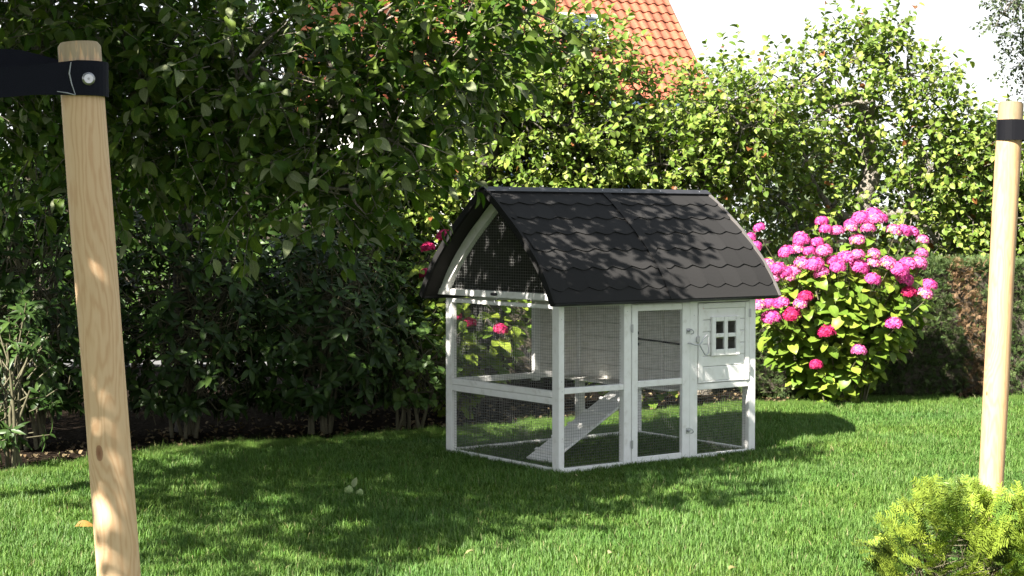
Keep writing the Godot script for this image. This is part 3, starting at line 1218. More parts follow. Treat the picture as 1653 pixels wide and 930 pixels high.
func flower_head(r: float, seed_: int, red: bool, pale := 0.0) -> ArrayMesh:
	var st := begin()
	var rg := RandomNumberGenerator.new()
	rg.seed = seed_
	var n := 120
	for i in n:
		var y := 1.0 - 1.35 * (i + 0.5) / n
		var a := i * 2.39996
		var q := sqrt(maxf(0.0, 1.0 - y * y))
		var d := Vector3(cos(a) * q, y, sin(a) * q)
		var p := d * r * Vector3(1, 0.78, 1) * rg.randf_range(0.86, 1.05)
		var nrm := (d + Vector3(rg.randf_range(-0.4, 0.4), rg.randf_range(-0.2, 0.5), rg.randf_range(-0.4, 0.4))).normalized()
		var u := nrm.cross(Vector3(0.2, 0.9, 0.4)).normalized()
		var v := nrm.cross(u)
		var s := r * rg.randf_range(0.14, 0.2)
		var tone := rg.randf()
		var c := Color(0.44, 0.025, 0.18).lerp(Color(0.68, 0.16, 0.41), tone * (0.7 + 0.3 * rg.randf()))
		c = c.lerp(Color(0.74, 0.42, 0.56), pale * rg.randf())
		if rg.randf() < pale * 0.25:
			c = Color(0.42, 0.3, 0.17)
		if red:
			c = Color(0.34, 0.01, 0.06).lerp(Color(0.55, 0.04, 0.16), tone)
		var turn := rg.randf() * TAU
		for k in 4:
			var e := u * cos(turn + k * PI / 2) + v * sin(turn + k * PI / 2)
			var f := nrm.cross(e)
			var t := p + e * s * 1.2 + nrm * s * 0.12
			var l := p + (e * 0.62 + f * 0.55) * s + nrm * s * 0.25
			var m := p + (e * 0.62 - f * 0.55) * s + nrm * s * 0.25
			for w in [p, l, t, p, t, m]:
				st.set_normal(nrm)
				st.set_color(c)
				st.set_uv(Vector2(0.5, 0.5))
				st.add_vertex(w)
	return st.commit()

func hydrangea(label: String, base: Vector3, heads: Array, red_from: int, leaves: int, size: Vector3) -> void:
	var root := thing("hydrangea_bush", label, "hydrangea", base)
	var p := new_plant()
	var pink := [flower_head(0.06, 3, false), flower_head(0.053, 8, false), flower_head(0.065, 21, false), flower_head(0.06, 31, false, 0.25), flower_head(0.056, 37, false, 0.45)]
	var red := [flower_head(0.06, 5, true), flower_head(0.054, 6, true)]
	var line_up := []
	for i in heads.size():
		var e: Vector3 = heads[i]
		var foot := Vector3(e.x * 0.12 + rng.randf_range(-0.1, 0.1), 0, rng.randf_range(-0.12, 0.12))
		var pts := smooth([foot, Vector3(lerpf(foot.x, e.x, 0.42), e.y * 0.55, lerpf(foot.z, e.z, 0.4)), e + Vector3(0, -0.05, 0)], 5)
		line_up.append([pts, e])
		if i % 2 == 0:
			var st := begin()
			tube(st, pts, taper(pts.size(), 0.008, 0.0035), 6, false)
			build("stem", st, M.stem, root)
		else:
			tube(p.twigs, pts, taper(pts.size(), 0.006, 0.003), 5, false)
		var is_red := i >= red_from
		var f := put("flower_head", (red[i % 2] if is_red else pink[rng.randi() % 5]), M.petal, root)
		var away := Vector3(e.x, 0.0, e.z)
		f.transform = Transform3D(look_basis(Vector3(0, 1, 0) + away * 0.55 + rv(0.2), Vector3(0, 0.2, 1), rng.randf_range(0.85, 1.15)), e)
	for k in leaves:
		var pos := Vector3.ZERO
		var out := Vector3.ZERO
		if k % 3 == 0:
			var l: Array = line_up[rng.randi() % line_up.size()]
			var pts: Array = l[0]
			var t := rng.randf_range(0.35, 0.98)
			pos = pts[int(t * (pts.size() - 1))]
			out = Vector3(pos.x, 0, pos.z + 0.1).normalized()
		else:
			var v := in_ball()
			v = v.normalized() * pow(v.length(), 0.4)
			pos = Vector3(v.x * size.x, size.y * (1.0 + v.y), v.z * size.z)
			var narrow := lerpf(0.3, 1.0, clampf(pos.y / (size.y * 1.3), 0.0, 1.0))
			pos.x *= narrow if pos.x > 0.0 else lerpf(narrow, 1.0, 0.65)
			pos.z *= narrow
			out = Vector3(v.x, 0.1, v.z + 0.15)
		var a := rng.randf() * TAU
		var tip := out * 0.8 + Vector3(cos(a), 0, sin(a)) * 0.7 + Vector3(0, rng.randf_range(-0.75, 0.2), 0)
		leaf_at(p, pos, tip, Vector3(0, 1, 0.35) + out * 0.5 + rv(0.35), rng.randf_range(0.55, 1.1), "hydrangea")
	var there := eye
	eye = eye - base
	finish(p, root, M.leaf_broad, Color.WHITE, 0.4, 0.5, M.stem, 300)
	eye = there

func young_yew(label: String, base: Vector3, r: float, tall: float, n: int) -> void:
	var root := thing("young_yew", label, "yew", base, "young yews in front of the right stake")
	var meshes := [shoot_mesh(0.09, 13, 0.028, 0.005, 3), shoot_mesh(0.08, 12, 0.028, 0.005, 2), shoot_mesh(0.1, 14, 0.026, 0.0048, 4)]
	var st := begin()
	var stems := []
	for k in 9:
		var a := rng.randf() * TAU
		var e := Vector3(cos(a) * r * 0.6, tall * rng.randf_range(0.55, 0.82), sin(a) * r * 0.6)
		var pts := smooth([Vector3(cos(a), 0, sin(a)) * 0.03, Vector3(e.x * 0.5, e.y * 0.55, e.z * 0.5) + rv(0.02), e], 4)
		var sm := begin()
		tube(sm, pts, taper(pts.size(), 0.008, 0.002), 6, false)
		build("stem", sm, M.stem, root)
		stems.append(pts)
	var items := []
	for k in n:
		var v := in_ball()
		v = v.normalized() * pow(v.length(), 0.42)
		var pos := Vector3(v.x * r, tall * 0.48 * (1.0 + v.y), v.z * r)
		var d := (Vector3(v.x, v.y * 0.4 + 0.45, v.z) + rv(0.45)).normalized()
		if k % 4 == 0:
			tube(st, [stems[k % 9][rng.randi_range(3, stems[k % 9].size() - 1)], pos], [0.002, 0.0012], 4, false)
		var c := Color(0.055, 0.115, 0.02).lerp(Color(0.25, 0.32, 0.042), pow(rng.randf(), 1.1)) * rng.randf_range(0.8, 1.2)
		items.append([pos, d, c, (pos + base).distance_to(eye)])
	items.sort_custom(func(a, b): return a[3] < b[3])
	build("twigs", st, M.stem, root, "stuff")
	var few := {}
	var xf := [[], [], []]
	var col := [[], [], []]
	for i in items.size():
		var it = items[i]
		var t := Transform3D(look_basis(it[1], Vector3(0, 1, 0.5) + rv(0.5), rng.randf_range(0.7, 1.15)), it[0])
		if i < 300 and i % 2 == 0:
			var key := int(it[2].g * 20.0)
			if not few.has(key):
				var mm: StandardMaterial3D = M.yew.duplicate()
				mm.albedo_color = Color(it[2].r, it[2].g, it[2].b).linear_to_srgb()
				few[key] = mm
			put("shoot", meshes[i % 3], few[key], root).transform = t
		else:
			xf[i % 3].append(t)
			col[i % 3].append(it[2])
	for i in 3:
		multi("foliage", meshes[i], M.yew, xf[i], col[i], root)

func windfalls() -> void:
	var spots := [[Vector3(-0.838, 0.045, -8.43), 0.0235, "pale green windfall apple on the lawn with a leaf on its stalk"], [Vector3(-0.779, 0.036, -8.40), 0.02, "smaller pale green windfall apple lying against one with a leaf"]]
	for i in 2:
		var s = spots[i]
		var a := thing("windfall_apple", s[2], "apple", s[0], "windfall apples on the lawn")
		var st := begin()
		var pts := []
		var rad := []
		for k in 13:
			var t := PI * k / 12.0
			pts.append(Vector3(0.15 * sin(t), -cos(t) * (0.9 - 0.12 * pow(cos(t), 4.0)), 0.0) * s[1])
			rad.append(maxf(0.0006, sin(t) * s[1] * (1.0 + 0.06 * cos(t))))
		tube(st, pts, rad, 16, false)
		build("fruit", st, M.apple, a)
		st = begin()
		tube(st, [Vector3(0, s[1] * 0.75, 0), Vector3(0.004, s[1] * 1.25, 0.002)], [0.0012, 0.001], 5)
		build("stalk", st, M.stem, a)
		if i == 0:
			var l := put("leaf", M.leaf_apple[0], M.pale_leaf, a)
			l.transform = Transform3D(look_basis(Vector3(0.28, 1.0, 0.1), Vector3(-0.2, 0.2, 1), 0.62), Vector3(0.026, s[1] * 0.5, 0.0))
	var y := put("fallen_leaf", M.leaf_apple[1], M.yellow_leaf)
	tag(y, "curled yellow fallen leaf in the grass beside the foot of the near stake", "leaf")
	y.transform = Transform3D(look_basis(Vector3(1, 0.35, 0.1), Vector3(0.1, 0.9, 0.5), 0.95), Vector3(-1.96, 0.045, -7.4))


# ------------------------------------------------------------------ the house behind
func pan_tile(w: float, l: float) -> ArrayMesh:
	var st := begin()
	var n := 8
	var prof := []
	for i in n + 1:
		var t := float(i) / n
		prof.append(Vector2(t * w * 1.06, 0.028 * sin(t * TAU * 0.98 + 0.4) + 0.028))
	for i in n:
		var a: Vector2 = prof[i]
		var b: Vector2 = prof[i + 1]
		var lo := 0.035
		var mid := Vector3((a.x + b.x) * 0.5, -0.5, l * 0.5)
		quad_out(st, Vector3(a.x, a.y, 0), Vector3(b.x, b.y, 0), Vector3(b.x, b.y + lo, l * 1.1), Vector3(a.x, a.y + lo, l * 1.1), mid)
		quad_out(st, Vector3(a.x, a.y + lo, l * 1.1), Vector3(b.x, b.y + lo, l * 1.1), Vector3(b.x, b.y + lo - 0.025, l * 1.1), Vector3(a.x, a.y + lo - 0.025, l * 1.1), Vector3(a.x, a.y, 0))
	return st.commit()

func house() -> void:
	# own axes: x along the ridge to the verge (the verge is x = 0), z down the slope's way, towards the garden
	var h := thing("house", "white rendered house with steep orange pantile roof behind the pear trees", "house", Vector3(4.87, 0, -40.05))
	h.rotation_degrees.y = 27.0
	var pitch := deg_to_rad(51.0)
	var ridge := 10.4
	var eaves := 4.3
	var run := (ridge - eaves) / tan(pitch)      # depth of one slope
	var length := 7.7
	var top := Vector3(0, ridge, 0)
	# walls
	var st := begin()
	boxc(st, Vector3(-length + 0.2, 0, -run * 2.0 + 0.4), Vector3(-0.25, eaves - 0.05, -0.35) , 0.02)
	build("wall", st, M.render, h)
	st = begin()
	var g := [Vector3(-0.25, eaves - 0.05, -run * 2.0 + 0.45), Vector3(-0.25, eaves - 0.05, -0.4), Vector3(-0.25, ridge - 0.25, -run)]
	for s in [[0.0, 0.0], [-0.2, 0.0]]:
		tri_out(st, g[0] + Vector3(s[0], 0, 0), g[1] + Vector3(s[0], 0, 0), g[2] + Vector3(s[0], 0, 0), Vector3(-0.35, 6, -run))
	quad_out(st, g[1], g[2], g[2] - Vector3(0.2, 0, 0), g[1] - Vector3(0.2, 0, 0), Vector3(-0.35, 6, -run))
	quad_out(st, g[0], g[2], g[2] - Vector3(0.2, 0, 0), g[0] - Vector3(0.2, 0, 0), Vector3(-0.35, 6, -run))
	build("gable", st, M.render, h)
	var roof := Node3D.new()
	roof.name = "roof"
	h.add_child(roof, true)
	for side in [1.0, -1.0]:
		st = begin()
		var a := Vector3(0, ridge - 0.07, -run)
		var b := Vector3(0, eaves - 0.07, -run + side * run)
		var x := Vector3(-length, 0, 0)
		var t := Vector3(0, -0.12, 0)
		var mid := (a + b + x) * 0.5 + t * 0.5
		quad_out(st, a, b, b + x, a + x, mid)
		quad_out(st, a + t, b + t, b + x + t, a + x + t, mid)
		quad_out(st, a, b, b + t, a + t, mid)
		quad_out(st, a + x, b + x, b + x + t, a + x + t, mid)
		quad_out(st, b, b + x, b + x + t, b + t, mid)
		build("roof_slope", st, M.tile[0], roof)
	var tw := 0.262
	var tl := 0.30
	var slope := run / cos(pitch)
	var rows := int(slope / tl)
	var cols := int(length / tw)
	var tile := pan_tile(tw, tl)
	var far_xf := []
	var far_col := []
	var many := 0
	var tilt := Basis(Vector3.RIGHT, pitch)
	for r in rows:
		for c in cols:
			var s := slope * float(r) / rows
			var p := Vector3(-(c + 1) * tw, ridge - s * sin(pitch), -run + s * cos(pitch))
			var t := Transform3D(tilt * Basis(Vector3.UP, rng.randf_range(-0.008, 0.008)), p)
			if many < 290 and c < 22 and in_frame(h.transform * p, 1.03):
				many += 1
				put("tile", tile, M.tile[rng.randi() % 4], roof).transform = t
			else:
				far_xf.append(t)
				far_col.append(Color.WHITE)
	multi("tiles", tile, M.tile[1], far_xf, far_col, roof)
	# ridge tiles
	st = begin()
	tube(st, [Vector3(0.02, ridge + 0.0, -run), Vector3(-length, ridge + 0.0, -run)], [0.13, 0.13], 10)
	build("ridge_tiles", st, M.tile[2], roof)
	st = begin()
	for side in [1.0, -1.0]:
		var vb := Basis(Vector3.RIGHT, pitch * side)
		box(st, Vector3(0.035, (ridge + eaves) * 0.5 - 0.09, -run + side * run * 0.5), Vector3(0.045, 0.2, slope), 0.004, vb)
	build("verge_board", st, M.tile[3], roof)
	# roof window with pale frame, half hidden by the pear tree
	var rw := Node3D.new()
	rw.name = "roof_window"
	roof.add_child(rw, true)
	var s0 := (ridge - 5.95) / sin(pitch)
	rw.transform = Transform3D(tilt, Vector3(-2.9, ridge - s0 * sin(pitch), -run + s0 * cos(pitch)))
	st = begin()
	for q in [[Vector3(-0.55, 0.05, -0.5), Vector3(0.55, 0.2, -0.4)], [Vector3(-0.55, 0.05, 0.5), Vector3(0.55, 0.2, 0.6)], [Vector3(-0.55, 0.05, -0.399), Vector3(-0.47, 0.2, 0.499)], [Vector3(0.47, 0.05, -0.399), Vector3(0.55, 0.2, 0.499)]]:
		boxc(st, q[0], q[1], 0.01)
	build("frame", st, M.pale_metal, rw)
	st = begin()
	boxc(st, Vector3(-0.469, 0.1, -0.399), Vector3(0.469, 0.13, 0.499), 0.003)
	build("pane", st, M.blue_glass, rw)
	# windows with blue frames in the garden wall
	for q in [[-5.2, 2.75], [-2.4, 2.75]]:
		var w := Node3D.new()
		w.name = "window"
		h.add_child(w, true)
		w.position = Vector3(q[0], q[1], -0.35)
		st = begin()
		for e in [[Vector3(-0.6, -0.65, -0.02), Vector3(0.6, -0.57, 0.05)], [Vector3(-0.6, 0.57, -0.02), Vector3(0.6, 0.65, 0.05)], [Vector3(-0.6, -0.569, -0.02), Vector3(-0.52, 0.569, 0.05)], [Vector3(0.52, -0.569, -0.02), Vector3(0.6, 0.569, 0.05)], [Vector3(-0.035, -0.569, -0.02), Vector3(0.035, 0.569, 0.045)]]:
			boxc(st, e[0], e[1], 0.006)
		build("frame", st, M.blue_paint, w)
		st = begin()
		boxc(st, Vector3(-0.519, -0.568, 0.003), Vector3(-0.036, 0.568, 0.015), 0.002)
		boxc(st, Vector3(0.036, -0.568, 0.003), Vector3(0.519, 0.568, 0.015), 0.002)
		build("pane", st, M.blue_glass, w)
		st = begin()
		boxc(st, Vector3(-0.68, -0.73, 0.002), Vector3(0.68, -0.6505, 0.12), 0.006)
		build("sill", st, M.render, w)
	st = begin()
	tube(st, [Vector3(0.0, eaves - 0.1, 0.06), Vector3(-length, eaves - 0.1, 0.06)], [0.07, 0.07], 10)
	build("gutter", st, M.blue_paint, h)


# ------------------------------------------------------------------ the scene
func _ready() -> void:
	rng.seed = 20240611
	var cam := Camera3D.new()
	cam.name = "camera"
	cam.position = eye
	cam.rotation.x = -atan(103.0 / 2680.0)
	cam.fov = rad_to_deg(2.0 * atan(465.0 / 2680.0))
	cam.near = 0.1
	cam.far = 400.0
	add_child(cam)
	cam.make_current()
	var we := WorldEnvironment.new()
	we.name = "environment"
	var env := Environment.new()
	env.background_mode = Environment.BG_SKY
	var sky := ProceduralSkyMaterial.new()
	sky.sky_top_color = lin(0.155, 0.175, 0.2)
	sky.sky_horizon_color = lin(0.4, 0.405, 0.405)
	sky.sky_curve = 0.16
	sky.ground_bottom_color = lin(0.05, 0.06, 0.04)
	sky.ground_horizon_color = lin(0.2, 0.22, 0.18)
	sky.sun_angle_max = 1.0
	env.sky = Sky.new()
	env.sky.sky_material = sky
	env.tonemap_mode = Environment.TONE_MAPPER_LINEAR
	env.tonemap_exposure = 4.7
	env.sdfgi_enabled = true
	env.ssao_enabled = true
	env.ssil_enabled = true
	we.environment = env
	add_child(we)
	var sun := DirectionalLight3D.new()
	sun.name = "sun"
	sun.light_energy = 1.6
	sun.light_color = lin(1.0, 0.94, 0.84)
	sun.light_angular_distance = 0.55
	sun.shadow_enabled = true
	add_child(sun)
	# travels to the right, away from the camera, 43 degrees down
	sun.look_at_from_position(Vector3.ZERO, Vector3(0.455, -0.682, -0.572), Vector3.UP)

	materials()
	ground()
	house()
	trees()
	hedge("yew_hedge", "clipped yew hedge with a brown dead patch behind the right stake", Vector3(1.9, 0.0, -13.95), Vector3(6.2, 1.12, -13.3), 2600.0, M.needle, "yew", {"dead": 3.72, "group": "clipped yew hedges"})
	hedge("yew_hedge", "long clipped yew hedge behind the one with the dead patch, top sunlit", Vector3(-1.0, 0.0, -15.2), Vector3(6.6, 1.18, -14.55), 1100.0, M.needle, "yew", {"group": "clipped yew hedges"})
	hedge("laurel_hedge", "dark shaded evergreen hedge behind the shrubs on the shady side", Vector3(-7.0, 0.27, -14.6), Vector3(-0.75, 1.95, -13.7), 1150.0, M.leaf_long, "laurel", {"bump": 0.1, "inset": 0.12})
	shrubs()
	litter()
	stakes()
	hutch()
	windfalls()


func materials() -> void:
	M.leaf_tex = leaf_texture()
	var flat := Image.create(4, 4, false, Image.FORMAT_RGB8)
	flat.fill(Color.WHITE)
	M.flat_tex = ImageTexture.create_from_image(flat)
	var speck := noise_tex([[0.0, lin(0.55, 0.55, 0.55)], [0.5, lin(0.85, 0.85, 0.85)], [1.0, lin(1, 1, 1)]], 0.02, 512, 3, 5)
	var fine := noise_tex([], 0.12, 512, 7, 3)
	M.white = mat(Color.WHITE, 0.6, noise_tex([[0.0, lin(0.66, 0.64, 0.6)], [0.3, lin(0.79, 0.78, 0.755)], [1.0, lin(0.85, 0.845, 0.83)]], 0.015, 512, 5, 5), 1.3, noise_tex([], 0.06, 512, 9, 4), 0.05)
	M.white.uv1_scale = Vector3(1.6, 1.6, 1.6)
	M.white_in = mat(Color.WHITE, 0.7, noise_tex([[0.0, lin(0.6, 0.58, 0.52)], [0.4, lin(0.75, 0.73, 0.68)], [1.0, lin(0.82, 0.8, 0.76)]], 0.02, 512, 15, 5), 1.6)
	M.dark_wood = mat(lin(0.016, 0.013, 0.011), 0.8, speck, 2.0)
	M.black = mat(lin(0.015, 0.015, 0.018), 0.5)
	M.felt = []
	for k in 3:
		var v: float = [0.0175, 0.0198, 0.022][k]
		M.felt.append(mat(lin(v * 1.04, v, v * 1.0), 0.88, noise_tex([[0.0, lin(0.6, 0.6, 0.6)], [0.6, lin(1, 1, 1)], [1.0, lin(1, 1, 1)]], 0.25, 512, 31 + k, 2), 1.4, fine, 0.06))
		M.felt[k].metallic_specular = 0.3
	M.ridge = mat(lin(0.022, 0.022, 0.026), 0.5, speck, 1.0)
	M.verge = mat(lin(0.12, 0.11, 0.105), 0.6, speck, 1.0)  # lighter than the felt: sunlight on the right roof edge put into colour
	M.wire = mat(lin(0.2, 0.2, 0.195), 0.55)
	M.wire.metallic = 0.2
	M.zinc = mat(lin(0.5, 0.5, 0.52), 0.35)
	M.zinc.metallic = 0.8
	M.steel = mat(lin(0.3, 0.3, 0.31), 0.4)
	M.steel.metallic = 0.8
	M.thread = mat(lin(0.3, 0.31, 0.34), 0.8)
	M.rubber = mat(lin(0.009, 0.010, 0.018), 0.8, noise_tex([[0.0, lin(0.6, 0.6, 0.6)], [1.0, lin(1, 1, 1)]], 0.2, 256, 2, 3), 8.0, fine, 0.05)
	M.rubber.metallic_specular = 0.25
	M.rubber_gloss = mat(lin(0.006, 0.006, 0.008), 0.36)
	M.rubber_gloss.metallic_specular = 0.3
	M.wood_a = wood_mat(3, [[90, 1010, 12], [140, 480, 9], [120, 470, 6], [118, 300, 10], [60, 640, 8], [140, 830, 10], [210, 700, 12]])
	M.wood_b = wood_mat(17, [[150, 200, 11], [80, 520, 9], [120, 800, 12], [40, 1100, 10], [170, 610, 6]])
	M.wood_b.albedo_color = lin(0.78, 0.75, 0.7)
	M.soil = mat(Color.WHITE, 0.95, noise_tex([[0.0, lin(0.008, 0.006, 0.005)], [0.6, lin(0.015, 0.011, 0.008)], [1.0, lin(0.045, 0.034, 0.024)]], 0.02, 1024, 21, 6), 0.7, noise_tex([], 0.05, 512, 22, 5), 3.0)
	M.turf = mat(Color.WHITE, 0.95, noise_tex([[0.0, lin(0.03, 0.04, 0.014)], [1.0, lin(0.06, 0.09, 0.028)]], 0.05, 512, 25, 5), 1.2)
	M.gravel = mat(Color.WHITE, 0.9, noise_tex([[0.0, lin(0.08, 0.08, 0.08)], [1.0, lin(0.2, 0.2, 0.2)]], 0.15, 512, 26, 3), 1.5)
	for m in [M.soil, M.turf, M.gravel]:
		m.metallic_specular = 0.08
	M.hedge_core = mat(Color.WHITE, 0.95, noise_tex([[0.0, lin(0.03, 0.025, 0.018)], [1.0, lin(0.075, 0.062, 0.043)]], 0.06, 256, 27, 4), 3.0)
	var bark_h := noise_tex([], 0.03, 512, 41, 5)
	M.bark = mat(Color.WHITE, 0.9, noise_tex([[0.0, lin(0.05, 0.043, 0.035)], [0.5, lin(0.16, 0.14, 0.115)], [0.8, lin(0.28, 0.255, 0.21)], [1.0, lin(0.33, 0.34, 0.27)]], 0.03, 512, 41, 5), 3.0, bark_h, 1.2)
	M.bark_dark = mat(Color.WHITE, 0.9, noise_tex([[0.0, lin(0.02, 0.018, 0.015)], [0.6, lin(0.06, 0.052, 0.04)], [1.0, lin(0.1, 0.1, 0.07)]], 0.03, 512, 43, 5), 3.0, bark_h, 1.0)
	M.stem = mat(lin(0.11, 0.1, 0.055), 0.75, speck, 6.0)
	M.leaf_apple = [leaf_mesh(0.09, 0.05, 0.35, 0.55, 0.45, 1.0, 5, 0.01), leaf_mesh(0.098, 0.047, 0.5, 0.9, 0.42, 1.0, 5, 0.015), leaf_mesh(0.08, 0.045, 0.25, 0.25, 0.46, 1.0, 5, 0.008)]
	M.leaf_pear = [leaf_mesh(0.066, 0.045, 0.3, 0.35, 0.45, 0.9, 4), leaf_mesh(0.072, 0.047, 0.45, 0.6, 0.42, 0.9, 4), leaf_mesh(0.058, 0.042, 0.2, 0.15, 0.45, 0.9, 4)]
	M.leaf_long = [leaf_mesh(0.105, 0.038, 0.25, 0.4, 0.52, 1.0, 5), leaf_mesh(0.12, 0.04, 0.35, 0.7, 0.5, 1.0, 5), leaf_mesh(0.09, 0.034, 0.2, 0.2, 0.5, 1.0, 5)]
	M.leaf_lance = [leaf_mesh(0.11, 0.024, 0.3, 0.6, 0.4, 1.2, 5), leaf_mesh(0.12, 0.026, 0.35, 0.9, 0.4, 1.2, 5), leaf_mesh(0.095, 0.022, 0.25, 0.3, 0.4, 1.2, 5)]
	M.leaf_broad = [leaf_mesh(0.115, 0.082, 0.2, 0.45, 0.43, 0.85, 6, 0.012), leaf_mesh(0.13, 0.09, 0.3, 0.7, 0.42, 0.85, 6, 0.015), leaf_mesh(0.1, 0.074, 0.15, 0.25, 0.45, 0.85, 6, 0.01)]
	M.far_leaf = [leaf_mesh(0.3, 0.2, 0.3, 0.4, 0.45, 0.9, 3), leaf_mesh(0.34, 0.2, 0.3, 0.6, 0.45, 0.9, 3), leaf_mesh(0.26, 0.18, 0.3, 0.2, 0.45, 0.9, 3)]
	M.leaf_round = [leaf_mesh(0.06, 0.042, 0.5, 0.8, 0.5, 0.8, 4, 0.03)]
	M.needle = [shoot_mesh(0.07, 12, 0.018, 0.0032, 2), shoot_mesh(0.06, 10, 0.018, 0.0034, 3), shoot_mesh(0.08, 12, 0.016, 0.003, 2)]
	M.yew = leaf_mat(Color.WHITE, 0.45, 0.3)
	M.yew.albedo_texture = M.flat_tex
	M.dark_leaf = leaf_mat(Color.WHITE, 0.4, 0.3)
	M.dry = leaf_mat(Color.WHITE, 0.85, 0.15)
	M.petal = leaf_mat(Color.WHITE, 0.55, 0.5, 0.3)
	M.petal.backlight = lin(0.5, 0.4, 0.45)
	M.petal.albedo_texture = M.flat_tex
	M.pale_leaf = leaf_mat(lin(0.3, 0.36, 0.2), 0.6, 0.4)
	M.yellow_leaf = leaf_mat(lin(0.3, 0.17, 0.045), 0.6, 0.3)
	M.apple = mat(Color.WHITE, 0.35, noise_tex([[0.0, lin(0.2, 0.3, 0.1)], [1.0, lin(0.42, 0.5, 0.24)]], 0.03, 256, 51, 3), 12.0)
	M.tile = []
	for k in 4:
		var v: float = [0.88, 1.0, 1.16, 0.72][k]
		M.tile.append(mat(lin(0.3 * v, 0.088 * v, 0.044 * v), 0.75, noise_tex([[0.0, lin(0.6, 0.55, 0.5)], [0.5, lin(0.95, 0.95, 0.95)], [1.0, lin(1, 1, 1)]], 0.03, 256, 60 + k, 4), 1.5))
	M.render = mat(Color.WHITE, 0.85, noise_tex([[0.0, lin(0.62, 0.61, 0.58)], [1.0, lin(0.78, 0.77, 0.74)]], 0.02, 256, 71, 4), 0.5)
	M.pale_metal = mat(lin(0.55, 0.58, 0.62), 0.4)
	M.blue_paint = mat(lin(0.05, 0.085, 0.15), 0.5)
	M.blue_glass = mat(lin(0.03, 0.045, 0.075), 0.2)
	M.blue_glass.metallic_specular = 0.3


func ball(mid: Vector3, r: Vector3, n: int, cr: float, twigs: int) -> Array:
	var out := []
	var tries := 0
	while out.size() < n and tries < 4000:
		tries += 1
		var v := in_ball()
		var p := mid + v * r
		var ok := true
		for c in out:
			if c[0].distance_to(p) < cr * 0.85:
				ok = false
		if ok:
			out.append([p, cr * rng.randf_range(0.75, 1.2), twigs])
	return out


